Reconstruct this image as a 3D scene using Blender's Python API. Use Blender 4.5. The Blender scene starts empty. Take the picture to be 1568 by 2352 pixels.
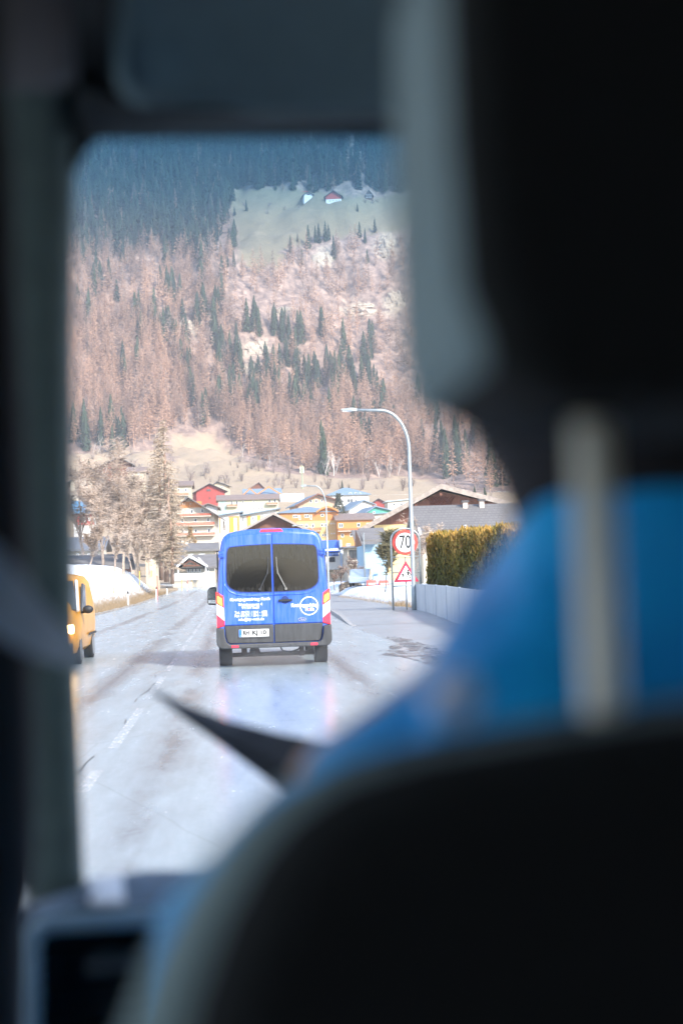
import bpy, bmesh, math, random
import numpy as np
from mathutils import Vector, Matrix
R = math.radians
random.seed(7); rng = np.random.default_rng(11)
sc = bpy.context.scene
COL = sc.collection
# ------------------------------------------------------------------ camera, sky, sun, exposure
FX = 3267.0                       # focal length in the units of the 1568 x 2352 view of the photograph
CAM = Vector((0, 0, 1.61))
ROLL, YAW, PITCH = R(1.8), math.atan(.0792), R(2.64)
F0 = Vector((math.sin(YAW)*math.cos(PITCH), math.cos(YAW)*math.cos(PITCH), math.sin(PITCH)))
R0 = Vector((math.cos(YAW), -math.sin(YAW), 0)); U0 = R0.cross(F0)
CR = math.cos(ROLL)*R0 - math.sin(ROLL)*U0
CU = math.sin(ROLL)*R0 + math.cos(ROLL)*U0
cd = bpy.data.cameras.new('camera'); cam = bpy.data.objects.new('camera', cd); COL.objects.link(cam)
cam.matrix_world = Matrix(((CR.x, CU.x, -F0.x, CAM.x), (CR.y, CU.y, -F0.y, CAM.y), (CR.z, CU.z, -F0.z, CAM.z), (0, 0, 0, 1)))
cd.sensor_fit = 'VERTICAL'; cd.sensor_height = 36; cd.sensor_width = 24; cd.lens = 50
cd.clip_start = .02; cd.clip_end = 8000
cd.dof.use_dof = True; cd.dof.focus_distance = 40; cd.dof.aperture_fstop = 2.9; cd.dof.aperture_blades = 0
sc.camera = cam
SUN_EL, SUN_AZ = R(33), R(148)    # azimuth clockwise from +Y
w = bpy.data.worlds.new('World'); sc.world = w; w.use_nodes = True
nt = w.node_tree; bg = nt.nodes['Background']
sky = nt.nodes.new('ShaderNodeTexSky'); sky.sky_type = 'NISHITA'; sky.sun_disc = False
sky.sun_elevation = SUN_EL; sky.sun_rotation = SUN_AZ; sky.air_density = 1.0; sky.dust_density = 1.0; sky.altitude = 900
nt.links.new(sky.outputs[0], bg.inputs[0]); bg.inputs[1].default_value = .15
sl = bpy.data.lights.new('sun', 'SUN'); sun = bpy.data.objects.new('sun', sl); COL.objects.link(sun)
sl.energy = 2.9; sl.angle = R(7); sl.color = (1, .92, .81)
sd = Vector((math.sin(SUN_AZ)*math.cos(SUN_EL), math.cos(SUN_AZ)*math.cos(SUN_EL), math.sin(SUN_EL)))
sun.rotation_euler = sd.to_track_quat('Z', 'Y').to_euler(); sun.location = sd*50
sc.view_settings.view_transform = 'Standard'; sc.view_settings.look = 'None'
sc.view_settings.exposure = 2.1; sc.view_settings.gamma = 1
sc.cycles.max_bounces = 6; sc.cycles.diffuse_bounces = 3; sc.cycles.glossy_bounces = 3
sc.cycles.transparent_max_bounces = 12; sc.cycles.volume_bounces = 0
sc.cycles.sample_clamp_indirect = 4; sc.cycles.use_denoising = True; sc.cycles.caustics_reflective = False; sc.cycles.caustics_refractive = False

def P(px, py, d):                 # point seen at a place of the photograph, d metres ahead
    return CAM + d*(F0 + (px-784)/FX*CR - (py-1176)/FX*CU)
def hor(px): return 1335-(px-530)*math.tan(ROLL)
def PY(px, py, y):                # the same with a given world y
    v = F0 + (px-784)/FX*CR - (py-1176)/FX*CU
    return CAM + v*(y/v.y)

# ------------------------------------------------------------------ materials
def ramp(nt, fac, stops):
    r = nt.nodes.new('ShaderNodeValToRGB'); e = r.color_ramp.elements
    while len(e) > 1: e.remove(e[-1])
    for i, (p, c) in enumerate(stops):
        k = e[0] if i == 0 else e.new(p)
        k.position = p; k.color = (*c, 1) if len(c) == 3 else c
    nt.links.new(fac, r.inputs[0]); return r.outputs[0]
def noise(nt, co, scale, detail=4, rough=.6, stretch=None):
    n = nt.nodes.new('ShaderNodeTexNoise'); n.inputs['Scale'].default_value = scale
    n.inputs['Detail'].default_value = detail; n.inputs['Roughness'].default_value = rough
    if stretch:
        m = nt.nodes.new('ShaderNodeMapping'); m.inputs['Scale'].default_value = stretch
        nt.links.new(co, m.inputs[0]); co = m.outputs[0]
    nt.links.new(co, n.inputs['Vector']); return n.outputs['Fac']
def mixc(nt, fac, a, b, mode='MIX'):
    m = nt.nodes.new('ShaderNodeMix'); m.data_type = 'RGBA'; m.blend_type = mode
    for s, v in ((0, fac), (6, a), (7, b)):
        if hasattr(v, 'links'): nt.links.new(v, m.inputs[s])
        elif s == 0: m.inputs[0].default_value = v
        else: m.inputs[s].default_value = (*v, 1) if len(v) == 3 else v
    return m.outputs[2]
def math_(nt, op, a, b=0., c=None):
    m = nt.nodes.new('ShaderNodeMath'); m.operation = op
    for i, v in enumerate((a, b) + ((c,) if c is not None else ())):
        if hasattr(v, 'links'): nt.links.new(v, m.inputs[i])
        else: m.inputs[i].default_value = v
    return m.outputs[0]
def base(name):
    m = bpy.data.materials.new(name); m.use_nodes = True
    nt = m.node_tree; b = nt.nodes['Principled BSDF']
    co = nt.nodes.new('ShaderNodeTexCoord').outputs['Object']
    return m, nt, b, co
def setc(nt, s, v):
    if hasattr(v, 'links'): nt.links.new(v, s)
    else: s.default_value = (*v, 1) if isinstance(v, tuple) else v
def bump(nt, b, h, strength=.3, dist=.02):
    n = nt.nodes.new('ShaderNodeBump'); n.inputs['Strength'].default_value = strength; n.inputs['Distance'].default_value = dist
    nt.links.new(h, n.inputs['Height']); nt.links.new(n.outputs[0], b.inputs['Normal'])
_mc = {}
def mat(c, rough=.7, var=.25, scale=3., metal=0., stretch=None, bmp=0., name=None, spec=.5):
    key = (c, rough, var, scale, metal, stretch, bmp)
    if key in _mc: return _mc[key]
    m, nt, b, co = base(name or 'surface')
    n = noise(nt, co, scale, 5, .65, stretch)
    lo = tuple(x*(1-var) for x in c); hi = tuple(min(1, x*(1+var)) for x in c)
    setc(nt, b.inputs['Base Color'], ramp(nt, n, [(.3, lo), (.7, hi)]))
    b.inputs['Roughness'].default_value = rough; b.inputs['Metallic'].default_value = metal
    b.inputs['Specular IOR Level'].default_value = spec
    if bmp: bump(nt, b, n, bmp, .02)
    _mc[key] = m; return m
def emit(c, s, name='lamp'):
    m, nt, b, co = base(name); b.inputs['Base Color'].default_value = (*c, 1)
    b.inputs['Emission Color'].default_value = (*c, 1); b.inputs['Emission Strength'].default_value = s
    b.inputs['Roughness'].default_value = .2; return m

# ------------------------------------------------------------------ mesh building
class MB:
    def __init__(s): s.v = []; s.f = []; s.sm = False
    def add(s, vs, fs):
        o = len(s.v); s.v += [tuple(v) for v in vs]; s.f += [tuple(i+o for i in f) for f in fs]; return s
    def box(s, x0, x1, y0, y1, z0, z1):
        return s.add([(x0,y0,z0),(x1,y0,z0),(x1,y1,z0),(x0,y1,z0),(x0,y0,z1),(x1,y0,z1),(x1,y1,z1),(x0,y1,z1)],
                     [(0,3,2,1),(4,5,6,7),(0,1,5,4),(1,2,6,5),(2,3,7,6),(3,0,4,7)])
    def prism(s, poly, a, b, ax='y'):      # polygon in the two other axes, extruded along ax from a to b
        def p(q, t): return {'y': (q[0], t, q[1]), 'x': (t, q[0], q[1]), 'z': (q[0], q[1], t)}[ax]
        n = len(poly)
        return s.add([p(q, a) for q in poly]+[p(q, b) for q in poly],
                     [tuple(range(n)), tuple(range(2*n-1, n-1, -1))]+[(i, i+n, (i+1) % n+n, (i+1) % n) for i in range(n)])
    def tube(s, pts, rad, n=8, cap=True):
        pts = [Vector(p) for p in pts]; rad = rad if hasattr(rad, '__len__') else [rad]*len(pts)
        vs = []; fs = []; ref = None
        for i, p in enumerate(pts):
            t = (pts[min(i+1, len(pts)-1)]-pts[max(i-1, 0)]).normalized()
            a = t.cross(Vector((0, 0, 1)) if abs(t.z) < .95 else Vector((1, 0, 0))).normalized() if ref is None else (ref-t*ref.dot(t)).normalized()
            ref = a; b = t.cross(a)
            for k in range(n):
                q = 2*math.pi*k/n; vs.append(p+rad[i]*(math.cos(q)*a+math.sin(q)*b))
        for i in range(len(pts)-1):
            for k in range(n): fs.append((i*n+k, i*n+(k+1) % n, (i+1)*n+(k+1) % n, (i+1)*n+k))
        if cap: fs += [tuple(range(n-1, -1, -1)), tuple(range((len(pts)-1)*n, len(pts)*n))]
        return s.add(vs, fs)
    def loft(s, secs, closed=True):
        n = len(secs[0]); vs = [p for q in secs for p in q]; fs = []
        for i in range(len(secs)-1):
            for k in range(n if closed else n-1): fs.append((i*n+k, i*n+(k+1) % n, (i+1)*n+(k+1) % n, (i+1)*n+k))
        if closed: fs += [tuple(range(n-1, -1, -1)), tuple(range((len(secs)-1)*n, len(secs)*n))]
        return s.add(vs, fs)
    def disc(s, c, r, y0, y1, n=32):       # cylinder along y, c = (x, z)
        return s.prism([(c[0]+r*math.cos(2*math.pi*k/n), c[1]+r*math.sin(2*math.pi*k/n)) for k in range(n)], y0, y1)
    def ring(s, outer, inner, y0, y1):     # ring along y between two outlines of as many points
        n = len(outer); vs = []
        for y in (y0, y1):
            for pl in (outer, inner): vs += [(q[0], y, q[1]) for q in pl]
        fs = []
        for k in range(n):
            j = (k+1) % n
            fs += [(k, j, n+j, n+k), (2*n+k, 3*n+k, 3*n+j, 2*n+j), (k, 2*n+k, 2*n+j, j), (n+k, n+j, 3*n+j, 3*n+k)]
        return s.add(vs, fs)
    def build(s, name, m, parent=None, smooth=False, bevel=0., seg=2, loc=None, world=False):
        me = bpy.data.meshes.new(name); me.from_pydata(s.v, [], s.f)
        bm = bmesh.new(); bm.from_mesh(me); bmesh.ops.recalc_face_normals(bm, faces=bm.faces[:]); bm.to_mesh(me); bm.free()
        for q in (m if isinstance(m, (list, tuple)) else [m]): me.materials.append(q)
        o = bpy.data.objects.new(name, me); COL.objects.link(o)
        if parent:
            o.parent = parent
            if world: o.matrix_parent_inverse = world_inv(parent)
        if loc: o.location = loc
        if smooth: me.polygons.foreach_set('use_smooth', [True]*len(me.polygons))
        if bevel:
            b = o.modifiers.new('bevel', 'BEVEL'); b.width = bevel; b.segments = seg; b.limit_method = 'ANGLE'; b.angle_limit = R(35)
            for p in me.polygons: p.use_smooth = True
            if hasattr(me, 'set_sharp_from_angle'): me.set_sharp_from_angle(angle=R(60))
        return o
def world_inv(p):
    m = Matrix.Identity(4)
    chain = []
    while p: chain.append(p); p = p.parent
    for q in reversed(chain): m = m @ q.matrix_parent_inverse @ Matrix.LocRotScale(q.location, q.rotation_euler, q.scale)
    return m.inverted()
def tag(o, label=None, cat=None, group=None, kind=None):
    for k, v in (('label', label), ('category', cat), ('group', group), ('kind', kind)):
        if v: o[k] = v
    return o
def thing(name, label, cat, loc=(0,0,0), rz=0., group=None):
    o = bpy.data.objects.new(name, None); COL.objects.link(o); o.empty_display_size = .1
    o.location = loc; o.rotation_euler = (0, 0, rz); return tag(o, label, cat, group)
def fast_mesh(name, V, T, m, tint=None):
    me = bpy.data.meshes.new(name); V = np.asarray(V, np.float32); T = np.asarray(T, np.int32); k = T.shape[1]
    me.vertices.add(len(V)); me.vertices.foreach_set('co', V.ravel())
    me.loops.add(T.size); me.loops.foreach_set('vertex_index', T.ravel())
    me.polygons.add(len(T)); me.polygons.foreach_set('loop_start', np.arange(0, T.size, k, dtype=np.int32))
    me.polygons.foreach_set('loop_total', np.full(len(T), k, np.int32))
    if tint is not None:
        a = me.attributes.new('tint', 'FLOAT', 'POINT'); a.data.foreach_set('value', np.asarray(tint, np.float32))
    me.update(); me.validate(); me.materials.append(m)
    return me
def text_mb(body, size, bold=0., shear=0., ax='CENTER'):      # letters as flat outlines turned upright in the xz plane
    cu = bpy.data.curves.new('t', 'FONT'); cu.body = body; cu.size = size; cu.align_x = ax; cu.align_y = 'CENTER'
    cu.extrude = .0015; cu.offset = bold; cu.shear = shear; cu.resolution_u = 4
    o = bpy.data.objects.new('t', cu); COL.objects.link(o)
    dg = bpy.context.evaluated_depsgraph_get(); dg.update()
    me = bpy.data.meshes.new_from_object(o.evaluated_get(dg)); bpy.data.objects.remove(o); bpy.data.curves.remove(cu)
    vs = [(v.co.x, -v.co.z, v.co.y) for v in me.vertices]; fs = [tuple(p.vertices) for p in me.polygons]
    bpy.data.meshes.remove(me); return vs, fs
def lettering(name, body, size, x, z, y, m, parent, bold=0., fit=None, ax='CENTER', shear=0.):
    vs, fs = text_mb(body, size, bold, shear, ax)
    k = 1.
    if fit:
        wd = max(v[0] for v in vs)-min(v[0] for v in vs); k = fit/wd
    b = MB(); b.add([(v[0]*k+x, v[1]+y, v[2]+z) for v in vs], fs)
    return b.build(name, m, parent)

# ------------------------------------------------------------------ terrain
YS = [110, 200, 260, 380, 440, 520, 600, 700, 850, 1230, 1400, 2000, 2600]
ZS = [0, .6, 1.5, 4, 8, 28, 40, 53, 88, 390, 500, 1000, 1250]
_ph = rng.uniform(0, 6.28, 24); _an = rng.uniform(0, 3.14, 24)
def fbm(x, y, l0):
    z = 0
    for i in range(18):
        k = 2*math.pi/l0*1.45**(i//2); z = z+np.sin(k*(np.cos(_an[i])*x+np.sin(_an[i])*y)+_ph[i])*.72**(i//2)
    return z/3
def sst(t): t = np.clip(t, 0, 1); return t*t*(3-2*t)
def H(x, y):
    x = np.asarray(x, float); y = np.asarray(y, float)
    z = np.interp(y, YS, ZS)
    z = z+sst((y-560)/300)*(fbm(x, y, 260)*13+np.abs(fbm(x+90, y*.6, 120))*10-5)
    z = z+sst((y-260)/150)*sst((600-y)/100)*fbm(x, y, 150)*.6
    left = sst((-7.75-x)/4.2)*3.2+np.clip((-15-x)/30, 0, 1)*1.2
    z = z+left*sst((y+40)/40)*(1-sst((y-152)/40))+sst((-7.6-x)/3)*.10*fbm(x, y, 6)*(y < 170)
    z = z+(sst((x-8.2)/1.8)*.85*sst((y-62)/7)*(1-sst((y-150)/60)))*(1+.2*fbm(x, y, 9))
    return z
def hit(px, py, y0=140, y1=2400):          # where the line of sight meets the slope
    px = np.atleast_1d(np.asarray(px, float)); py = np.atleast_1d(np.asarray(py, float))
    d = np.array(F0)[None]+((px-784)/FX)[:, None]*np.array(CR)-((py-1176)/FX)[:, None]*np.array(CU)
    d = d/d[:, 1:2]; out = np.full(len(px), y1, float); done = np.zeros(len(px), bool)
    prev = np.full(len(px), -1.)
    for y in np.arange(y0, min(y1, 1500), 9.):
        gap = H(d[:, 0]*y, np.full(len(px), y))-(CAM.z+d[:, 2]*y)
        below = (gap > 0) & ~done
        out[below] = (y-9*gap/np.maximum(gap-prev, 1e-6))[below]; done |= below; prev = gap
        if done.all(): break
    return np.stack([d[:, 0]*out, out, H(d[:, 0]*out, out)], 1), done
def to_px(X, Y, Z):
    q = np.stack([X, Y, Z-CAM.z], -1); dz = q @ np.array(F0)
    return 784+FX*(q @ np.array(CR))/dz, 1176-FX*(q @ np.array(CU))/dz
def inpoly(px, py, poly):
    r = np.zeros(np.shape(px), bool); n = len(poly)
    for i in range(n):
        (x0, y0), (x1, y1) = poly[i], poly[i-1]
        if y0 == y1: continue
        c = ((y0 > py) != (y1 > py)) & (px < (x1-x0)*(py-y0)/(y1-y0)+x0); r ^= c
    return r
UPPER = [(524,440),(560,432),(640,430),(720,436),(800,455),(960,450),(960,520),(850,535),(780,545),(720,545),(660,575),(640,605),(580,625),(556,600),(545,560),(526,510)]
LOWER = [(392,1000),(440,992),(490,1000),(540,1040),(590,1075),(660,1086),(760,1098),(960,1100),(1100,1140),(1100,1200),(300,1200),(160,1120),(160,1040),(330,1035),(400,1070)]
ROCKS = [(585,800,38,28),(820,712,50,20),(900,700,32,34),(885,565,34,40),(745,590,26,34),(440,755,24,26),(575,850,22,30),(655,715,30,14)]
m_ground, nt, b, co = base('ground')
def att(n):
    a = nt.nodes.new('ShaderNodeAttribute'); a.attribute_name = n; return a.outputs['Fac']
n1 = noise(nt, co, .05, 8, .7); n2 = noise(nt, co, .9, 6, .7); n3 = noise(nt, co, .16, 8, .75)
c = ramp(nt, n3, [(.36, (.10, .068, .058)), (.5, (.22, .15, .12)), (.64, (.40, .28, .22))])
c = mixc(nt, att('meadow'), c, ramp(nt, n3, [(.3, (.26, .19, .12)), (.5, (.36, .27, .18)), (.75, (.31, .25, .145))]))
c = mixc(nt, att('alp'), c, ramp(nt, n1, [(.3, (.125, .10, .06)), (.45, (.20, .16, .095)), (.55, (.165, .135, .08)), (.7, (.25, .195, .12))]))
n4 = noise(nt, co, .22, 9, .8, (1, 1, .35))
c = mixc(nt, math_(nt, 'MULTIPLY', att('rock'), ramp(nt, n3, [(.42, (0,0,0)), (.5, (1,1,1))])), c, ramp(nt, n4, [(.38, (.10, .085, .08)), (.5, (.46, .39, .29)), (.7, (.66, .57, .43))]))
grass = ramp(nt, n2, [(.3, (.15, .105, .06)), (.6, (.28, .215, .14)), (.75, (.36, .30, .23))])
c = mixc(nt, att('verge'), c, grass)
sn = math_(nt, 'MULTIPLY', att('snow'), ramp(nt, math_(nt, 'ADD', n2, math_(nt, 'MULTIPLY', att('snow'), .35)), [(.42, (0,0,0)), (.56, (1,1,1))]))
c = mixc(nt, sn, c, ramp(nt, n1, [(.3, (.74, .78, .82)), (.7, (.84, .86, .88))]))
setc(nt, b.inputs['Base Color'], c); b.inputs['Roughness'].default_value = .9
bump(nt, b, n3, .6, 1.2)
def terrain(name, xs, ys):
    X, Y = np.meshgrid(xs, ys); Z = H(X, Y); V = np.stack([X, Y, Z], -1).reshape(-1, 3)
    a, bq = len(xs), len(ys); i = np.arange(bq-1)[:, None]*a+np.arange(a-1)[None]
    T = np.stack([i, i+1, i+a+1, i+a], -1).reshape(-1, 4)
    me = fast_mesh(name, V, T, m_ground)
    px, py = to_px(X.ravel(), np.maximum(Y.ravel(), 1), Z.ravel()); x, y = X.ravel(), Y.ravel()
    far = y > 300; wob = fbm(x, y, 45)*9
    alp = inpoly(px+wob, py+wob*.6, UPPER) & far
    mea = (inpoly(px+wob, py+wob*.4, LOWER) & far) | ((y > 190) & (y < 560))
    rock = np.zeros(len(x))
    for (u, v, a_, b_) in ROCKS: rock = np.maximum(rock, np.clip(1.6*(1-np.hypot((px-u)/a_, (py-v)/b_)), 0, 1)*far)
    snow = np.maximum(sst((-8.35-x+.35*fbm(x, y, 12))/1.1)*(1-sst((y-172)/20)), sst((x-8.25)/.8)*sst((y-63)/3)*(1-sst((y-165)/30)))
    snow = np.maximum(snow, sst((x-9.5)/3)*.9*(y < 62)*(y > -200))
    verge = (y < 200).astype(float)
    for nm, arr in (('alp', alp), ('meadow', mea), ('rock', rock), ('snow', snow), ('verge', verge)):
        q = me.attributes.new(nm, 'FLOAT', 'POINT'); q.data.foreach_set('value', np.asarray(arr, np.float32))
    me.polygons.foreach_set('use_smooth', np.ones(len(me.polygons), bool))
    o = bpy.data.objects.new(name, me); COL.objects.link(o); return tag(o, kind='structure')
def lin(*seg):
    r = [np.arange(a, b_, s) for a, b_, s in seg]; return np.unique(np.concatenate(r+[[seg[-1][1]]]))
terrain('ground', lin((-2500,-400,150),(-400,-60,20),(-60,-20,2.),(-20,20,.5),(20,60,2.),(60,400,20),(400,2500,150)),
        lin((-2500,-100,150),(-100,-10,10),(-10,170,1.5),(170,560,6)))
terrain('mountain', lin((-2500,-450,100),(-450,450,5.),(450,2500,100)), lin((560,1420,5.),(1420,1620,20)))
# ------------------------------------------------------------------ road
m_road, nt, b, co = base('wet_road')
sx = nt.nodes.new('ShaderNodeSeparateXYZ'); nt.links.new(co, sx.inputs[0]); X_, Y_ = sx.outputs[0], sx.outputs[1]
nf = noise(nt, co, 14, 6, .7); nl = noise(nt, co, .35, 5, .65, (1.6, .28, 1)); nb = noise(nt, co, 1.2, 6, .7, (2.2, .3, 1))
def stripe(x0, wd):
    d = math_(nt, 'ABSOLUTE', math_(nt, 'SUBTRACT', X_, x0))
    return math_(nt, 'SUBTRACT', 1., math_(nt, 'SMOOTH_MIN', math_(nt, 'DIVIDE', d, wd), 1., .3))
st = stripe(-.62, .30)
for x0 in (-1.98, -4.4, 1.95): st = math_(nt, 'MAXIMUM', st, stripe(x0, .32))
st = math_(nt, 'MULTIPLY', st, ramp(nt, nl, [(.40, (0,0,0)), (.54, (1,1,1))]))
st = math_(nt, 'MULTIPLY', st, ramp(nt, nf, [(.25, (.35,.35,.35)), (.6, (1,1,1))]))
c = ramp(nt, nb, [(.3, (.235, .295, .32)), (.5, (.275, .34, .365)), (.7, (.315, .38, .405))])
c = mixc(nt, math_(nt, 'MULTIPLY', nf, .5), c, (.38, .415, .435))
c = mixc(nt, math_(nt, 'MULTIPLY', st, .8), c, (.055, .04, .04))
vor = nt.nodes.new('ShaderNodeTexVoronoi'); vor.feature = 'DISTANCE_TO_EDGE'; vor.inputs['Scale'].default_value = .22
mp = nt.nodes.new('ShaderNodeMapping'); mp.inputs['Scale'].default_value = (1.2, .55, 1); wob = nt.nodes.new('ShaderNodeMix'); wob.data_type = 'VECTOR'
wob.inputs[0].default_value = .12; nn = nt.nodes.new('ShaderNodeTexNoise'); nn.inputs['Scale'].default_value = .8; nt.links.new(co, nn.inputs['Vector'])
nt.links.new(co, mp.inputs[0]); nt.links.new(mp.outputs[0], wob.inputs[4]); nt.links.new(nn.outputs['Color'], wob.inputs[5]); nt.links.new(wob.outputs[1], vor.inputs['Vector'])
crack = ramp(nt, vor.outputs['Distance'], [(.0, (1,1,1)), (.004, (0,0,0))])
c = mixc(nt, math_(nt, 'MULTIPLY', math_(nt, 'MULTIPLY', crack, nf), .3), c, (.04, .038, .036))
setc(nt, b.inputs['Base Color'], c)
setc(nt, b.inputs['Roughness'], math_(nt, 'ADD', math_(nt, 'ADD', math_(nt, 'MULTIPLY', nb, .22), math_(nt, 'MULTIPLY', nf, .08)), .09))
b.inputs['Specular IOR Level'].default_value = .5
bump(nt, b, nf, .2, .004)
def sheet(name, xl, xr, ys, dz, m):       # strip that follows the ground; xl, xr functions of y
    mb = MB(); n = 12; secs = []
    for y in ys:
        a, e = xl(y), xr(y)
        secs.append([(a+(e-a)*k/n, y, float(np.interp(y, YS, ZS))+(dz(y) if callable(dz) else dz)) for k in range(n+1)])
    mb.loft(secs, closed=False); return tag(mb.build(name, m, smooth=True), kind='structure')
ry = list(np.arange(-60, 260, 3.))
bend = lambda y: -max(0, y-190)**2*.0016
EDGE_R = lambda y: 3.87+max(0, y-47.4)*.0354
sheet('road', lambda y: -7.12+bend(y), lambda y: EDGE_R(y)+bend(y) if y > 47 else 3.87, ry, .02, m_road)
m_pave, nt, b, co = base('side_paving')
nf = noise(nt, co, 10, 6, .7); nb = noise(nt, co, .6, 6, .7)
c = mixc(nt, math_(nt, 'MULTIPLY', nf, .5), ramp(nt, nb, [(.35, (.20, .215, .225)), (.65, (.28, .295, .305))]), (.30, .31, .315))
setc(nt, b.inputs['Base Color'], c); setc(nt, b.inputs['Roughness'], math_(nt, 'ADD', math_(nt, 'MULTIPLY', nb, .5), .12)); bump(nt, b, nf, .3, .006)
KZ = lambda y: .019+.111*min(1, max(0, (y-47.1)/9))
sheet('forecourt', lambda y: 3.87, lambda y: 8.6 if y > 30 else 9.6, list(np.arange(-30, 47, 3.))+[47.3], .015, m_pave)
sheet('pavement', lambda y: EDGE_R(y)+.2, lambda y: 8.25+max(0, y-70)*.02, list(np.arange(47.1, 190, 3.)), KZ, m_pave)
m_kerb = mat((.30, .29, .28), .7, .35, 6, bmp=.3)
mb = MB()
for i in range(60):
    y0, y1 = 46.6+i*1., 47.58+i*1.; x0, x1 = EDGE_R(y0), EDGE_R(y1); k0, k1 = KZ(y0)+.012, KZ(y1)+.012; zb = float(np.interp(y0, YS, ZS)); k0 += zb; k1 += zb
    mb.add([(x0,y0,-.1),(x0+.19,y0,-.1),(x1+.19,y1,-.1),(x1,y1,-.1),(x0+.02,y0,k0),(x0+.19,y0,k0),(x1+.19,y1,k1),(x1+.02,y1,k1)],
           [(0,3,2,1),(4,5,6,7),(0,1,5,4),(1,2,6,5),(2,3,7,6),(3,0,4,7)])
tag(mb.build('kerb', m_kerb), kind='structure')
mb = MB()
for i in range(110):
    y0 = 20+i*1.5; y1 = y0+1.49; x = -7.12+random.uniform(-.015, .015); z = float(np.interp(y0, YS, ZS))
    mb.box(x-.22, x+random.uniform(-.02, .02), y0, y1, z-.1, z+.10+random.uniform(-.02, .02))
tag(mb.build('kerb', mat((.27, .24, .21), .85, .5, 4, bmp=.4)), kind='structure')
# worn centre line
m_line, nt, b, co = base('worn_line')
nf = noise(nt, co, 16, 10, .85, (1, .3, 1)); sx2 = nt.nodes.new('ShaderNodeSeparateXYZ'); nt.links.new(co, sx2.inputs[0])
tr = nt.nodes.new('ShaderNodeBsdfTransparent'); mx = nt.nodes.new('ShaderNodeMixShader'); out = nt.nodes['Material Output']
b.inputs['Base Color'].default_value = (.78, .77, .75, 1); b.inputs['Roughness'].default_value = .35
nt.links.new(ramp(nt, nf, [(.40, (0,0,0)), (.62, (.5,.5,.5))]), mx.inputs[0]); nt.links.new(tr.outputs[0], mx.inputs[1]); nt.links.new(b.outputs[0], mx.inputs[2]); nt.links.new(mx.outputs[0], out.inputs[0])
mb = MB()
y = 8.
while y < 185:
    L = 4.4; z = lambda q: float(np.interp(q, YS, ZS))+.026
    for k in range(4):
        a, e = y+k*L/4, y+(k+1)*L/4
        mb.add([(-1.235,a,z(a)),(-1.13,a,z(a)),(-1.13,e,z(e)),(-1.235,e,z(e))], [(0,1,2,3)])
    y += 6.0
tag(mb.build('road_marking', m_line), kind='structure')
# long sealed crack beside the line
mb = MB(); pts = [(-1.30+.05*math.sin(y*.9)+random.uniform(-.02, .02), y) for y in np.arange(7, 70, .5)]
for (x0, y0), (x1, y1) in zip(pts, pts[1:]): 
    if random.random() < .4: mb.add([(x0-.008,y0,.024),(x0+.008,y0,.024),(x1+.008,y1,.024),(x1-.008,y1,.024)], [(0,1,2,3)])
tag(mb.build('road_crack', mat((.10, .095, .09), .6, .3)), kind='structure')
m_slush, nt, b, co = base('dark_slush'); nf = noise(nt, co, 2.2, 8, .75, (1.6, .45, 1)); nf2 = noise(nt, co, 12, 4, .6)
setc(nt, b.inputs['Base Color'], ramp(nt, nf2, [(.3, (.07, .055, .05)), (.7, (.22, .20, .19))])); b.inputs['Roughness'].default_value = .4
tr = nt.nodes.new('ShaderNodeBsdfTransparent'); mx = nt.nodes.new('ShaderNodeMixShader'); nt.links.new(ramp(nt, nf, [(.44, (0,0,0)), (.60, (.9,.9,.9))]), mx.inputs[0]); nt.links.new(tr.outputs[0], mx.inputs[1]); nt.links.new(b.outputs[0], mx.inputs[2]); nt.links.new(mx.outputs[0], nt.nodes['Material Output'].inputs[0])
for cx_, cy_, lx, ly in ((3.75, 28.6, .7, 4.), (4.6, 26.4, .8, 2.5), (4.15, 33.5, .3, 4.)):
    ring_ = [(cx_+lx*math.cos(t)*random.uniform(.6, 1.25)+.10*(0), cy_+ly*math.sin(t)*random.uniform(.7, 1.2), .027) for t in np.linspace(0, 2*math.pi, 26, False)]
    tag(MB().add(ring_, [tuple(range(26))]).build('road_patch', m_slush), kind='structure')
# ------------------------------------------------------------------ shared materials
m_black = mat((.012, .013, .015), .55, .3, 20); m_rubber = mat((.018, .018, .019), .85, .4, 14)
m_plast = mat((.045, .046, .048), .6, .35, 5, stretch=(3, 3, .5)); m_white = mat((.78, .78, .77), .5, .06)
m_galv = mat((.30, .33, .335), .45, .15, 4, metal=.4); m_red = mat((.62, .02, .025), .4, .1); m_rust = mat((.07, .04, .03), .8, .6, 9)
m_glassdark, nt, b, co = base('window_glass')
setc(nt, b.inputs['Base Color'], ramp(nt, noise(nt, co, 1.2, 2), [(.3, (.03,.035,.045)), (.7, (.08,.09,.10))])); b.inputs['Roughness'].default_value = .12
def paint(c, dirt=(.25, .24, .23), amt=.35):
    m, nt, b, co = base('car_paint')
    n = noise(nt, co, 5, 6, .7, (4, 4, .35)); g = nt.nodes.new('ShaderNodeSeparateXYZ'); nt.links.new(co, g.inputs[0])
    f = math_(nt, 'MULTIPLY', ramp(nt, n, [(.42, (0,0,0)), (.75, (1,1,1))]), amt)
    setc(nt, b.inputs['Base Color'], mixc(nt, f, c, dirt)); setc(nt, b.inputs['Roughness'], math_(nt, 'ADD', math_(nt, 'MULTIPLY', f, .5), .28))
    b.inputs['Coat Weight'].default_value = .25; b.inputs['Coat Roughness'].default_value = .1; return m
m_blue = paint((.016, .095, .55), (.20, .27, .42), .45); m_yel = paint((.80, .36, .02), (.45, .36, .2), .3)
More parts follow.
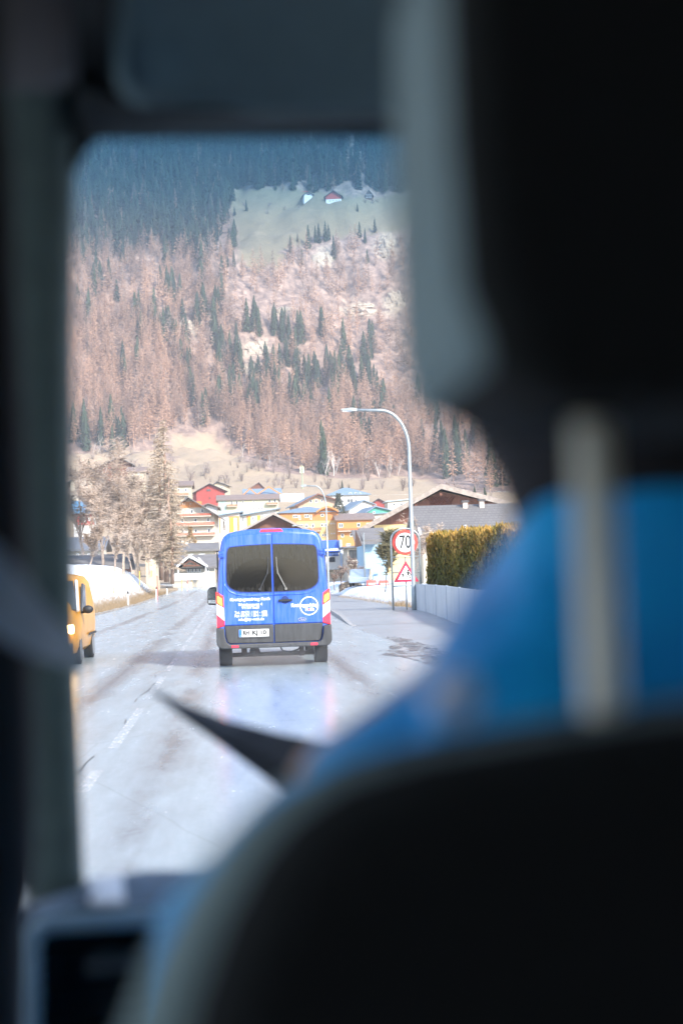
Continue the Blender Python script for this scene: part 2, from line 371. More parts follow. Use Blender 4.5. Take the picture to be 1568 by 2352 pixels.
# van rear glass with wiped arcs of dirt
def dirty_glass(pivot):
    m, nt, b, co = base('dirty_glass')
    s = nt.nodes.new('ShaderNodeSeparateXYZ'); nt.links.new(co, s.inputs[0])
    dx = math_(nt, 'SUBTRACT', s.outputs[0], pivot[0]); dz = math_(nt, 'SUBTRACT', s.outputs[2], pivot[1])
    r = math_(nt, 'SQRT', math_(nt, 'ADD', math_(nt, 'MULTIPLY', dx, dx), math_(nt, 'MULTIPLY', dz, dz)))
    n = noise(nt, co, 9, 5, .7); ns = noise(nt, co, 11, 6, .75, (3, 3, .35))
    arcs = math_(nt, 'SINE', math_(nt, 'ADD', math_(nt, 'MULTIPLY', r, 78.), math_(nt, 'MULTIPLY', n, 7.)))
    arcs = ramp(nt, arcs, [(.55, (0,0,0)), (1., (1,1,1))])
    wiped = ramp(nt, r, [(.10, (0,0,0)), (.12, (1,1,1)), (.56, (1,1,1)), (.575, (0,0,0))])
    up = ramp(nt, dz, [(.0, (0,0,0)), (.06, (1,1,1))]); wiped = math_(nt, 'MULTIPLY', wiped, up)
    dirt = mixc(nt, wiped, ramp(nt, ns, [(.4, (.03,.03,.03)), (.8, (.40,.40,.40))]), mixc(nt, arcs, (.05,.05,.05), (.09,.09,.09)))
    setc(nt, b.inputs['Base Color'], mixc(nt, dirt, (.006, .006, .006), (.10, .09, .08)))
    setc(nt, b.inputs['Roughness'], math_(nt, 'ADD', math_(nt, 'MULTIPLY', dirt, .35), .06)); b.inputs['Specular IOR Level'].default_value = .5
    return m
def mir(pl): return [(-x, z) for x, z in pl][::-1]

# ------------------------------------------------------------------ blue minibus
van = thing('minibus', 'bright blue minibus with white lettering on its rear doors, driving ahead on the wet road', 'minibus', (.77, 26.25, 0))
half = [(0,.44),(.80,.44),(.97,.45),(1.025,.5),(1.03,.8),(1.028,1.2),(1.015,1.45),(.985,1.9),(.95,2.22),(.925,2.34),(.88,2.43),(.80,2.49),(.66,2.525),(.45,2.55),(0,2.57)]
def vsec(y, kx=1., kz=1., z0=.44): return [(x*kx, y, z0+(z-z0)*kz) for x, z in half]+[(-x*kx, y, z0+(z-z0)*kz) for x, z in half[-2:0:-1]]
mb = MB(); mb.loft([vsec(.0, .965, .985), vsec(.03, .985, .995), vsec(.09), vsec(3.5), vsec(4.0, .99, .985), vsec(4.55, .97, .60), vsec(5.15, .95, .44), vsec(5.35, .86, .36)])
body = mb.build('body', m_blue, van, smooth=True); body.data.set_sharp_from_angle(angle=R(50))
doorL = [(-.008,.80),(-.905,.80),(-.922,1.1),(-.922,1.4),(-.905,1.9),(-.888,2.2),(-.868,2.31),(-.83,2.385),(-.77,2.425),(-.6,2.445),(-.3,2.458),(-.008,2.462)]
winL = [(-.018,1.395),(-.45,1.40),(-.60,1.41),(-.70,1.44),(-.78,1.49),(-.825,1.55),(-.842,1.63),(-.836,1.9),(-.822,2.12),(-.805,2.19),(-.765,2.225),(-.6,2.24),(-.4,2.25),(-.018,2.262)]
lowL = [(-.008,.79),(-.903,.79),(-.885,.6),(-.86,.50),(-.82,.465),(-.008,.46)]
m_seam = mat((.008, .03, .16), .5, .2); m_chrome = mat((.7, .7, .7), .15, .05, metal=1.)
for side in (-1, 1):
    f = (lambda pl: pl) if side < 0 else mir
    d = MB().prism(f(doorL), -.022, .03).build('rear_door', m_blue, van, bevel=.012)
    rimo = [(x*(1.0)+(-.016 if x < -.1 else 0), z+(.016 if z > 1.9 else -.016)) for x, z in winL]
    MB().ring(f(rimo), f(winL), -.030, -.02).build('window_seal', m_seam, d)
    MB().prism(f(winL), -.026, -.02).build('window', dirty_glass((side*.24, 1.44)), d)
    MB().prism(f(lowL), -.030, .03).build('lower_panel', m_plast, d, bevel=.012)
    wp = MB(); wp.tube([(side*.24, -.045, 1.44), (side*.10, -.06, 1.73), (side*.085, -.06, 1.85)], [.014, .011, .007], 6); wp.tube([(side*.085, -.05, 1.72), (side*.075, -.05, 2.03)], .009, 6); wp.disc((side*.24, 1.44), .025, -.06, -.02, 12)
    wp.build('wiper', mat((.03,.03,.032), .4, .2) if side < 0 else mat((.20,.19,.17), .4, .2), d)
    for z in (2.10, .68):                            # door hinges
        hb = MB(); x0, x1 = (.865, .97) if z > 1 else (.90, 1.045)
        hb.box(side*x0, side*x1, -.05, .03, z-.055, z+.055); hb.box(side*(x0+.02), side*(x1-.025), -.075, -.05, z-.035, z-.012); hb.box(side*(x0+.02), side*(x1-.025), -.075, -.05, z+.012, z+.035); hb.tube([(side*(x1-.008), -.055, z-.06), (side*(x1-.008), -.055, z+.06)], .016, 8)
        hb.build('hinge', m_blue, d)
# crease below the windows and waist band
lip = [(0,1.33,0),(.5,1.335,0),(.68,1.36,0),(.80,1.42,0),(.87,1.52,0),(.885,1.62,0)]
for side in (-1, 1):
    mb = MB(); mb.tube([(side*max(x,.012), -.016, z) for x, z, _ in lip], [.018,.018,.018,.018,.015,.008], 8); mb.build('crease', m_blue, van, smooth=True)
mb = MB().prism([(.10,1.205),(.34,1.205),(.35,1.225),(.34,1.248),(.10,1.248),(.09,1.225)], -.07, -.045); mb.box(.11, .14, -.05, -.02, 1.21, 1.24); mb.box(.30, .33, -.05, -.02, 1.21, 1.24)
mb.build('door_handle', m_black, van, bevel=.006)
MB().disc((.215, 1.235), .075, -.0245, -.021, 24).build('handle_recess', m_seam, van)
# lamps
m_lr = emit((.8, .03, .025), .9); m_la = emit((1., .30, .02), 3.6); m_lw = mat((.72, .70, .70), .15, .05); m_lr2 = emit((.8, .03, .06), .25)
for side in (-1, 1):
    f = (lambda pl: pl) if side < 0 else mir
    t = MB().prism(f([(-1.04,.755),(-.905,.79),(-.905,1.33),(-1.035,1.42)]), -.012, .12).build('tail_lamp', m_red, van)
    for nm, pl, mm, pr in (('brake_light', [(-1.041,1.42),(-.915,1.335),(-.903,1.12),(-1.041,1.205)], m_lr, -.03), ('indicator', [(-1.02,1.34),(-.945,1.29),(-.938,1.165),(-1.02,1.225)], m_la, -.036),
                       ('reversing_light', [(-1.041,1.20),(-.903,1.115),(-.900,.88),(-1.041,1.0)], m_lw, -.028), ('reflector', [(-1.041,.995),(-.900,.875),(-.905,.80),(-1.041,.76)], m_lr2, -.03)):
        MB().prism(f(pl), pr, .1).build(nm, mm, t, bevel=.006)
MB().prism([(-.215,2.495),(.215,2.495),(.185,2.545),(-.185,2.545)], -.012, .12).build('brake_light', m_lr2, van, bevel=.006)
# bumper, reflectors, plate
bo = [(-1.055,.76),(-1.055,.47),(-1.02,.40),(-.96,.372),(.96,.372),(1.02,.40),(1.055,.47),(1.055,.76),(.91,.745),(.90,.60),(.875,.50),(.83,.452),(-.83,.452),(-.875,.50),(-.90,.60),(-.91,.745)]
MB().prism(bo, -.11, .3).build('bumper', m_plast, van, bevel=.02, seg=3)
for side in (-1, 1): MB().box(side*.66, side*.785, -.118, -.1, .392, .432).build('reflector', m_lr2, van); MB().disc((side*.29, .412), .015, -.118, -.1, 10).build('parking_sensor', m_black, van)
pr = MB().prism([(-.665,.545),(-.075,.545),(-.065,.735),(-.09,.752),(-.655,.752),(-.675,.735)], -.036, -.02).build('plate_recess', m_plast, van, bevel=.006)
pl = MB().box(-.645, -.095, -.044, -.036, .578, .715).build('number_plate', mat((.58,.58,.56), .5, .06), van)
MB().box(-.642, -.595, -.0465, -.0435, .582, .711).build('country_band', mat((.02, .16, .7), .4, .1), pl)
m_txt = mat((.015, .012, .012), .5, .1)
lettering('lettering', 'RH', .105, -.515, .650, -.047, m_txt, pl, .004, fit=.11); lettering('lettering', 'KJ 10', .105, -.275, .650, -.047, m_txt, pl, .004, fit=.255)
MB().disc((-.428, .672), .017, -.0465, -.043, 14).add([], []).build('plate_seal', mat((.55,.35,.4), .5, .2), pl); MB().disc((-.428, .628), .017, -.0465, -.043, 14).build('plate_seal', mat((.5,.5,.55), .5, .2), pl)
lettering('lettering', 'D', .022, -.619, .600, -.048, m_white, pl)
m_let = mat((.86, .87, .88), .5, .04)
for body_t, z, fitw, bo_, sh, x in (('Kreisjugendring Roth', 1.265, .735, .002, .08, -.425), ('Weinbergweg 4', 1.168, .445, .0008, 0, -.423), ('91154 Roth', 1.112, .32, .0008, 0, -.42),
                                  ('Tel. 09171 / 814 - 600', 1.022, .59, .0008, 0, -.417), ('Fax 09171 / 814 - 690', .966, .595, .0008, 0, -.415), ('info@kjr-roth.de', .898, .47, .0008, 0, -.413)):
    lettering('lettering', body_t, .075, x, z, -.0245, m_let, van, bo_, fit=fitw, shear=sh)
lettering('lettering', 'Kreis', .09, .325, 1.125, -.0265, m_let, van, .003, fit=.165, ax='LEFT'); lettering('lettering', 'jugend', .09, .49, 1.125, -.0265, mat((.85,.25,.45), .5, .05) if 0 else m_let, van, .003, fit=.20, ax='LEFT')
lettering('lettering', 'ring', .09, .695, 1.125, -.0265, m_let, van, .003, fit=.105, ax='LEFT'); lettering('lettering', 'R', .10, .61, 1.05, -.0265, m_let, van, .003); lettering('lettering', 'th', .10, .705, 1.05, -.0265, m_let, van, .003)
MB().disc((.655, 1.043), .018, -.0265, -.021, 14).build('emblem_dot', mat((.75,.1,.15), .5, .1), van)
c0 = (.655, 1.11); rr = [(c0[0]+.172*math.cos(a), c0[1]+.172*math.sin(a)) for a in np.linspace(0, 2*math.pi, 48, False)]; ri = [(c0[0]+.155*math.cos(a), c0[1]+.155*math.sin(a)) for a in np.linspace(0, 2*math.pi, 48, False)]
MB().ring(rr, ri, -.0245, -.021).build('emblem_ring', m_let, van)
ov = lambda a_, b_: [(.52+a_*math.cos(t), .868+b_*math.sin(t)) for t in np.linspace(0, 2*math.pi, 32, False)]
bd = MB().prism(ov(.074, .034), -.034, -.02).build('badge', m_chrome, van); MB().prism(ov(.064, .026), -.037, -.03).build('badge_field', mat((.01,.04,.25), .3, .1), bd)
lettering('lettering', 'Ford', .05, .52, .868, -.038, m_chrome, bd, .001, fit=.085, shear=.35)
# wheels, underbody
def wheel(par, x, y, r, wd):
    secs = []
    for dx, rr_ in ((-wd/2, r*.72), (-wd/2, r*.93), (-wd/2+.03, r), (wd/2-.03, r), (wd/2, r*.93), (wd/2, r*.72)): secs.append([(x+dx, y+rr_*math.cos(t), r+rr_*math.sin(t)) for t in np.linspace(0, 2*math.pi, 32, False)])
    wo = MB().loft(secs).build('wheel', m_rubber, par); wo.data.set_sharp_from_angle(angle=R(30))
    mb = MB(); mb.loft([[(x+dx, y+q*math.cos(t), r+q*math.sin(t)) for t in np.linspace(0, 2*math.pi, 24, False)] for dx, q in ((-wd/2-.006, r*.70), (wd/2+.006, r*.70))]); mb.build('rim', mat((.30,.31,.32), .5, .2, metal=.5), wo); return wo
for side in (-1, 1): wheel(van, side*.90, .95, .345, .235); wheel(van, side*.90, 4.55, .345, .215)
mb = MB(); mb.tube([(-.80, .95, .205), (.80, .95, .205)], .042, 8); mb.box(-.60, -.50, .75, 1.1, .2, .45); mb.box(.50, .58, .75, 1.1, .16, .42); mb.disc((-.35, .26), .10, .85, 1.05, 14); mb.build('rear_axle', m_rust, van)
mb = MB(); mb.tube([(.12, .25, .36), (.16, .35, .28), (.30, .45, .25), (.45, .4, .30), (.5, .3, .36)], .016, 6); mb.tube([(-.40, .2, .33), (-.38, .6, .27), (-.40, 1.2, .30)], .035, 8); mb.build('exhaust_pipe', m_black, van)
MB().box(-.9, .9, .6, 5.0, .44, .5).build('underbody', m_rust, van)
for side in (-1, 1):
    mo = [(-1.275,1.16),(-1.255,1.12),(-1.10,1.11),(-1.075,1.14),(-1.075,1.47),(-1.10,1.50),(-1.22,1.485),(-1.265,1.42)]; f = (lambda q: q) if side < 0 else mir
    mm = MB().prism(f(mo), 4.26, 4.42).build('wing_mirror', m_black, van, bevel=.02)
    MB().prism(f([(-1.258,1.24),(-1.09,1.24),(-1.09,1.47),(-1.215,1.46),(-1.25,1.41)]), 4.25, 4.262).build('mirror_glass', mat((.25,.28,.30), .08, .1, metal=.9), mm)
    MB().prism(f([(-1.258,1.15),(-1.09,1.14),(-1.09,1.225),(-1.258,1.225)]), 4.25, 4.262).build('mirror_glass', mat((.75,.78,.80), .08, .1, metal=.9), mm)
    MB().tube([(side*1.09, 4.34, 1.25), (side*.97, 4.4, 1.22)], .035, 6).build('mirror_arm', m_black, van)
    MB().box(side*1.0, side*1.02, .5, 3.0, 1.5, 2.15).build('side_window', m_glassdark, van)

# ------------------------------------------------------------------ oncoming yellow van
yv = thing('delivery_van', 'small yellow delivery van with lit headlight, oncoming at the left edge of the road', 'van', (-3.93, 28.6, 0))
hy = [(0,.22),(.70,.22),(.82,.32),(.86,.55),(.87,.85),(.86,1.05),(.80,1.45),(.74,1.72),(.66,1.82),(.45,1.87),(0,1.90)]
def ysec(y, kx=1., kz=1.): return [(x*kx, y, .22+(z-.22)*kz) for x, z in hy]+[(-x*kx, y, .22+(z-.22)*kz) for x, z in hy[-2:0:-1]]
ybody = MB().loft([ysec(.0, .82, .36), ysec(.1, .93, .42), ysec(.5, .98, .50), ysec(.85, .99, .56), ysec(1.55, .985, .96), ysec(1.9, .99, 1.), ysec(3.7), ysec(4.15, .97, .98)]).build('body', m_yel, yv, smooth=True); ybody.data.set_sharp_from_angle(angle=R(40))
mb = MB(); mb.loft([[(-.78,.90,1.10),(.78,.90,1.10),(.78,.88,1.13),(-.78,.88,1.13)], [(-.66,1.44,1.70),(.66,1.44,1.70),(.66,1.41,1.72),(-.66,1.41,1.72)]]); mb.build('windscreen', m_glassdark, yv)
for s in (-1, 1):
    MB().prism([(1.25,1.08),(2.15,1.08),(2.1,1.62),(1.68,1.66)], s*.80, s*.845, 'x').build('side_window', m_glassdark, yv, bevel=.01)
    MB().tube([(s*.80,.90,1.10),(s*.72,1.46,1.72)], .035, 6).build('windscreen_pillar', mat((.7,.72,.75),.3,.05), yv)
    mm = MB().loft([[(s*(.98+.11*math.cos(t)*k), y, 1.12+.085*math.sin(t)*k) for t in np.linspace(0, 6.283, 16, False)] for y, k in ((1.12,.8),(1.16,1.),(1.24,.95),(1.30,.6))]).build('wing_mirror', m_black, yv, smooth=True)
    MB().tube([(s*.84,1.3,1.06),(s*.95,1.22,1.08)], .03, 6).build('mirror_arm', m_black, yv)
    MB().box(s*.55, s*.80, .03, .2, .66, .84).build('headlight', emit((1., .66, .30), 12.), yv, bevel=.03)
    MB().box(s*.875, s*.89, 2.3, 3.9, .55, .60).build('side_trim', m_plast, yv)
    wheel(yv, s*.76, .85, .31, .19); wheel(yv, s*.76, 3.45, .31, .19)
MB().box(-.78, .78, -.06, .1, .26, .48).build('bumper', m_plast, yv, bevel=.03); MB().box(-.4, .4, -.02, .08, .52, .66).build('grille', m_black, yv)

# ------------------------------------------------------------------ roadside furniture
def ground(px, y): v = PY(px, 1300, y); return Vector((v.x, y, float(H(v.x, y))))
m_bark = mat((.16, .12, .10), .9, .4, 6, stretch=(3, 3, .4), bmp=.3)
def delin(px, py, y, hpx, pole=None, lab=''):
    p = PY(px, py, y); s = y/FX; h = hpx*s
    t = thing('delineator_post', lab, 'road marker', p, 0, 'white delineator posts along the left verge')
    mb = MB(); mb.loft([[(-.07,-.04,-.2),(.07,-.04,-.2),(.06,.05,-.2),(-.06,.05,-.2)], [(-.06,-.035,h*.82),(.06,-.035,h*.82),(.05,.04,h*.82),(-.05,.04,h*.82)]]); mb.build('post', m_white, t)
    mb = MB(); mb.loft([[(-.062,-.037,h*.8),(.062,-.037,h*.8),(.052,.042,h*.8),(-.052,.042,h*.8)], [(-.05,-.03,h*.96),(.05,-.03,h*.96),(.045,.035,h),(-.045,.035,h)]]); mb.build('cap', m_black, t)
    if pole:
        q = thing('snow_pole', pole[1], 'snow pole', p+Vector((.09, .08, 0)), 0, 'snow poles along the left verge'); MB().tube([(0,0,-.2),(0,0,pole[0]*s)], .03, 6).build('stake', m_red if pole[2] else mat((.8,.5,.05),.6,.1), q); MB().tube([(0,0,pole[0]*s),(0,0,pole[0]*s+.06)], .032, 6).build('tip', m_white, q)
delin(295, 1392, 104, 34, None, 'white delineator post with black cap, nearest one on the left verge')
delin(360, 1379, 128, 31, (57, 'red snow pole beside the second white post on the left verge', 1), 'white delineator post with a red snow pole beside it, on the left verge')
delin(384, 1366, 158, 18, None, 'white delineator post set back in the grass behind the red snow pole')
delin(430, 1355, 195, 18, (33, 'short red snow pole where the left verge runs out at the bend', 1), 'white delineator post beside the short red pole near the bend')
delin(440, 1350, 210, 17, (30, 'orange snow pole at the far end of the left verge', 0), 'white delineator post farthest away at the end of the left verge')
def stake(px, py, y, hpx, lab):
    p = PY(px, py, y); q = thing('snow_stake', lab, 'stake', p, 0, 'yellow stakes in the snow field'); MB().tube([(0,0,-.6),(0,0,hpx*y/FX)], .035, 6).build('stake', mat((.8,.5,.05),.6,.1), q); MB().tube([(0,0,hpx*y/FX),(0,0,hpx*y/FX+.05)], .037, 6).build('tip', m_black, q)
stake(261, 1345, 110, 22, 'yellow stake standing in the open snow field on the left'); stake(321, 1328, 125, 16, 'small yellow stake near the top edge of the snow field')
stake(418, 1347, 185, 18, 'yellow stake at the grassy end of the left bank'); stake(348, 1310, 135, 12, 'yellow stake on the crest of the snow field below the trees')
# street lamps
def lamp(px, y, top, armpx, lab, rad=.085, head=True, rz=0.):
    g = ground(px, y); s = y/FX; h = CAM.z+(hor(px)-top)*s-g.z; a = armpx*s
    t = thing('street_lamp', lab, 'street lamp', g, rz, 'street lamps along the road')
    pole = [(0,0,-.3),(0,0,1.2),(0,0,1.21),(0,0,h*.80)]; rads = [rad*1.25, rad*1.2, rad, rad*.8]
    n = 9; cx = a*.42
    for k in range(1, n+1): q = k/n*math.pi/2*.94; pole.append((-cx*(1-math.cos(q)), 0, h*.80+(h*.195)*math.sin(q))); rads.append(rad*.72)
    pole.append((-a*.80, 0, h)); rads.append(rad*.6)
    MB().tube(pole, rads, 10).build('pole', m_galv, t, smooth=True)
    hb = MB(); hb.loft([[(-a*.78,-.06,h-.05),(-a*.78,.06,h-.05),(-a*.78,.06,h+.06),(-a*.78,-.06,h+.06)], [(-a*.86,-.14,h-.05),(-a*.86,.14,h-.05),(-a*.86,.14,h+.09),(-a*.86,-.14,h+.09)], [(-a*1.02,-.11,h+.0),(-a*1.02,.11,h+.0),(-a*1.02,.11,h+.05),(-a*1.02,-.11,h+.05)]])
    hd = hb.build('lamp_head', m_galv, t); MB().box(-a*1.0, -a*.86, -.09, .09, h-.065, h-.03).build('lamp_glass', mat((.7,.72,.72), .2, .05), hd)
lamp(948, 60.5, 935, 152, 'tall grey street lamp standing in front of the 70 sign', .095)
lamp(753, 104, 1114, 56, 'grey street lamp beside the bare orchard trees, right of the blue minibus', .07)
lamp(726, 165, 1206, 52, 'grey street lamp against the brown barn gable behind the minibus roof', .06)
def pole(px, y, top, lab):
    g = ground(px, y); h = CAM.z+(hor(px)-top)*y/FX-g.z; t = thing('steel_pole', lab, 'pole', g); MB().tube([(0,0,-.2),(0,0,h)], [.07,.05], 8).build('shaft', m_galv, t); MB().tube([(0,0,h),(0,0,h+.08)], .06, 8).build('cap', m_galv, t)
pole(837, 112, 1226, 'slim grey steel pole in front of the pale blue wall')
# 70 sign on an arched frame
g = ground(931, 61.6); s = 61.6/FX
sg = thing('road_sign', 'arched steel frame carrying a round 70 limit sign above a triangular children warning sign', 'road sign', g)
zz = lambda py: CAM.z+(hor(931)-py)*s-g.z
xl_, xr_ = -.60, .64; zt = zz(1240)
fr = MB(); arc = [(xl_, 0, -.3), (xl_, 0, zt)]+[(.02+.62*math.cos(q), 0, zt+.62*math.sin(q)*.80) for q in np.linspace(math.pi, 0, 16)][1:-1]+[(xr_, 0, zt), (xr_, 0, -.3)]
fr.tube(arc, .045, 8)
for py in (1279, 1315, 1346): fr.tube([(xl_, 0, zz(py)), (xr_, 0, zz(py))], .03, 6)
fr.tube([(0,.03,-.3),(0,.03,zz(1279))], .035, 6); fr.build('frame', m_galv, sg, smooth=True)
zc = zz(1246); rs = 29.3*s
pl_ = MB().disc((0, zc), rs, -.08, -.055, 40).build('limit_plate', m_red, sg); MB().disc((0, zc), rs*.98, -.084, -.08, 40).build('border', mat((.75,.07,.05), .4, .05), pl_)
MB().disc((0, zc), rs*.76, -.088, -.083, 40).build('face', mat((.85,.85,.84), .45, .03), pl_); lettering('lettering', '70', .8, 0, zc, -.0915, m_black, pl_, .012, fit=rs*.90)
tb, tt = zz(1337), zz(1288); tw = 29.5*s
def tri(k, y0, y1):
    cz = tb+(tt-tb)/3; pts = [(-tw, tb), (tw, tb), (0, tt)]; out = []
    for (x, z) in pts: out.append((x*k, cz+(z-cz)*k))
    return out
tp = MB().prism(tri(1, 0, 0), -.08, -.055).build('warning_plate', mat((.70,.03,.08), .4, .05), sg, bevel=.02); MB().prism(tri(.66, 0, 0), -.088, -.079).build('face', mat((.85,.85,.84), .45, .03), tp)
def walker(x, z, k):
    mb = MB(); mb.disc((x, z+k*.86), k*.1, -.093, -.087, 12)
    for poly in ([(-.09,.42),(.08,.42),(.12,.74),(-.1,.74)], [(-.10,.44),(.0,.44),(-.12,.2),(-.2,.0),(-.28,.02),(-.2,.2)], [(-.02,.44),(.09,.44),(.14,.2),(.2,.0),(.3,.02),(.24,.06),(.22,.22)], [(-.1,.72),(-.06,.66),(-.24,.5),(-.30,.54)], [(.1,.72),(.06,.64),(.22,.46),(.28,.52)], [(.2,.34),(.34,.34),(.34,.5),(.2,.5)]):
        mb.prism([(x+p_*k, z+q*k) for p_, q in poly], -.093, -.087)
    mb.build('walking_figure', m_black, tp)
walker(.09, tb+.13, .42); walker(-.15, tb+.13, .30)
# corrugated grey panel fence
m_fence, nt, b, co = base('fence_panel'); n = noise(nt, co, 2, 5, .7, (1, 1, .3)); setc(nt, b.inputs['Base Color'], ramp(nt, n, [(.3, (.40,.43,.45)), (.7, (.52,.55,.57))])); b.inputs['Roughness'].default_value = .6
fen = thing('panel_fence', 'low pale grey panel fence with thin joints in front of the clipped hedge', 'fence', (7.9, 60, 0))
fx = [(955,1408,1341),(979,1414,1342.5),(1003,1420,1344),(1028,1427,1346),(1057,1436,1350),(1093,1447,1355),(1135,1462,1357),(1190,1482,1359),(1260,1508,1362),(1350,1540,1366)]
fp = []
for px, pb, pt in fx:
    y = CAM.z*FX/(pb-hor(px)); q = PY(px, pb, y); fp.append((q.x, q.y, (pb-pt)*y/FX))
for (a, b_) in zip(fp, fp[1:]):
    mb = MB(); a0 = Vector((a[0], a[1], 0)); b0 = Vector((b_[0], b_[1], 0)); dr = (b0-a0).normalized(); nn_ = Vector((-dr.y, dr.x, 0))*.02; a0 = a0+dr*.03; b0 = b0-dr*.03
    vs = []
    for o_ in (nn_, -nn_): vs += [a0+o_, b0+o_, b0+o_+Vector((0,0,b_[2])), a0+o_+Vector((0,0,a[2]))]
    mb.add([v-Vector((7.9,60,0)) for v in vs], [(0,1,2,3),(7,6,5,4),(0,4,5,1),(1,5,6,2),(2,6,7,3),(3,7,4,0)]); mb.build('panel', m_fence, fen)
for a in fp: MB().box(a[0]-7.9-.03, a[0]-7.9+.03, a[1]-60-.045, a[1]-60+.045, -.1, a[2]+.02).build('post', mat((.30,.34,.40), .6, .2), fen)
# red plastic barriers, parked car, low stone wall
for px, lab in ((853, 'red plastic barrier beside the pale blue wall, left one of two'), (881, 'red plastic barrier nearer the 70 sign, right one of two')):
    g = PY(px, 1347.5, 105); t = thing('plastic_barrier', lab, 'barrier', g, random.uniform(-.15,.15), 'red plastic barriers on the snowy verge'); k = 12*105/FX
    MB().prism([(-k,0),(k,0),(k*.92,.25),(k*.88,.48),(-k*.88,.48),(-k*.92,.25)], -.15, .15).build('body', mat((.75,.10,.08), .5, .1), t, bevel=.04); MB().box(-k*.7, k*.7, -.17, -.14, .18, .26).build('band', m_white, t)
# ------------------------------------------------------------------ our own minibus: cabin
m_trim = mat((.08, .115, .105), .75, .15, 30, bmp=.1); m_dark = mat((.007, .008, .0085), .8, .3, 40); m_head = mat((.18, .26, .28), .95, .1, 60); m_dash = mat((.10, .135, .165), .6, .2, 40, bmp=.1)
m_fab = mat((.005, .0065, .0065), .95, .35, 120, bmp=.15); m_fab_lit = mat((.20, .27, .275), .95, .15, 120, bmp=.1)
cab = thing('minibus_cabin', 'dark cabin of the minibus we ride in, framing the view with pillar, roof and dashboard', 'vehicle interior', (0, 0, 0))
def strip(name, pts, m, th=.03, n=None, bev=.008):      # closed outline of (px, py, d) given a thickness away from the eye
    A = [P(*p) for p in pts]; B = [P(p[0], p[1], p[2]+th) for p in pts]; k = len(pts)
    return MB().add(A+B, [tuple(range(k)), tuple(range(2*k-1, k-1, -1))]+[(i, i+k, (i+1) % k+k, (i+1) % k) for i in range(k)]).build(name, m, cab, bevel=bev)
def beam(name, path, m, k=10):                           # rounded bar through (px left, px right, py, d)
    secs = []
    for xl, xr, py, d in path:
        a, e = P(xl, py, d), P(xr, py, d); c_ = (a+e)/2; u = (e-a)/2; v = Vector((0, 1, 0))*.035
        secs.append([c_+u*math.copysign(abs(math.cos(t))**.6, math.cos(t))+v*math.copysign(abs(math.sin(t))**.6, math.sin(t)) for t in np.linspace(0, 2*math.pi, 20, False)])
    return MB().loft(secs).build(name, m, cab, smooth=True)
beam('windscreen_pillar', [(-60, 212, -120, 1.0), (-60, 182, 120, 1.02), (-60, 172, 320, 1.05), (-50, 165, 800, 1.10), (-30, 172, 1400, 1.18), (75, 187, 1900, 1.27), (85, 196, 2130, 1.31)], m_trim)
beam('door_frame', [(-700, 12, -160, .72), (-700, 14, 150, .72), (-700, 32, 400, .72), (-700, 48, 800, .74), (-700, 68, 1200, .76), (-700, 84, 1700, .80), (-700, 84, 2030, .83), (-700, 62, 2120, .84), (-700, 50, 2600, .84)], m_dark)
strip('upper_trim', [(-120,-140,.80),(150,-140,.86),(172,60,.9),(180,190,.94),(130,205,.92),(-120,215,.82)], mat((.13,.12,.12), .9, .1, 30), .02, bev=.012)
# roof lining, header above the windscreen and the folded sun visor
strip('roof_lining', [(60,-520,.70),(3200,-520,.70),(2600,310,1.13),(60,320,1.13)], m_dark, .03)
strip('windscreen_header', [(120,400,1.045),(120,250,1.045),(420,255,1.045),(1000,262,1.045),(2600,255,1.045),(2600,296,1.045),(1000,300,1.045),(460,296,1.045),(330,298,1.045),(265,306,1.045),(222,324,1.045),(196,350,1.045),(183,390,1.045)], m_black, .03, bev=.004)
strip('header_trim', [(186,200,1.0),(300,244,1.0),(500,262,1.0),(1000,266,1.0),(2400,256,1.0),(2400,276,1.035),(1000,278,1.035),(420,276,1.035),(262,284,1.035),(215,292,1.035),(176,322,1.03)], mat((.06,.065,.065), .9, .1, 30), .01)
vis = strip('sun_visor', [(270,-60,.86),(262,60,.885),(262,170,.91),(275,222,.92),(310,240,.925),(520,246,.93),(600,260,.93),(1700,258,.93),(1700,-260,.82),(330,-260,.82)], m_head, .022, bev=.012)
# windscreen with its blue shade band
m_glass = bpy.data.materials.new('tinted_windscreen'); m_glass.use_nodes = True; nt = m_glass.node_tree; nt.nodes.remove(nt.nodes['Principled BSDF'])
tr = nt.nodes.new('ShaderNodeBsdfTransparent'); co = nt.nodes.new('ShaderNodeTexCoord').outputs['UV']; s_ = nt.nodes.new('ShaderNodeSeparateXYZ'); nt.links.new(co, s_.inputs[0])
nz = noise(nt, co, 5, 4, .6)
fv = math_(nt, 'ADD', s_.outputs[1], math_(nt, 'MULTIPLY', math_(nt, 'SUBTRACT', nz, .5), .05))
nt.links.new(ramp(nt, fv, [(.74, (.97,.98,.99)), (.81, (.84,.90,.95)), (.86, (.58,.72,.84)), (.90, (.34,.57,.76)), (.97, (.13,.37,.60))]), tr.inputs[0])
nt.links.new(tr.outputs[0], nt.nodes['Material Output'].inputs[0])
vs = []; fs = []; uv = []; NN = 12
for j in range(NN+1):
    for i in range(NN+1):
        a, q = i/NN, j/NN; vs.append(P(60+2000*a, 2200-1960*q, 1.62-.50*q)); uv.append((a, q))
for j in range(NN):
    for i in range(NN): k = j*(NN+1)+i; fs.append((k, k+1, k+NN+2, k+NN+1))
gl = MB().add(vs, fs).build('windscreen', m_glass, cab, smooth=True); ul = gl.data.uv_layers.new(name='UVMap')
for lp in gl.data.loops: ul.data[lp.index].uv = uv[lp.vertex_index]
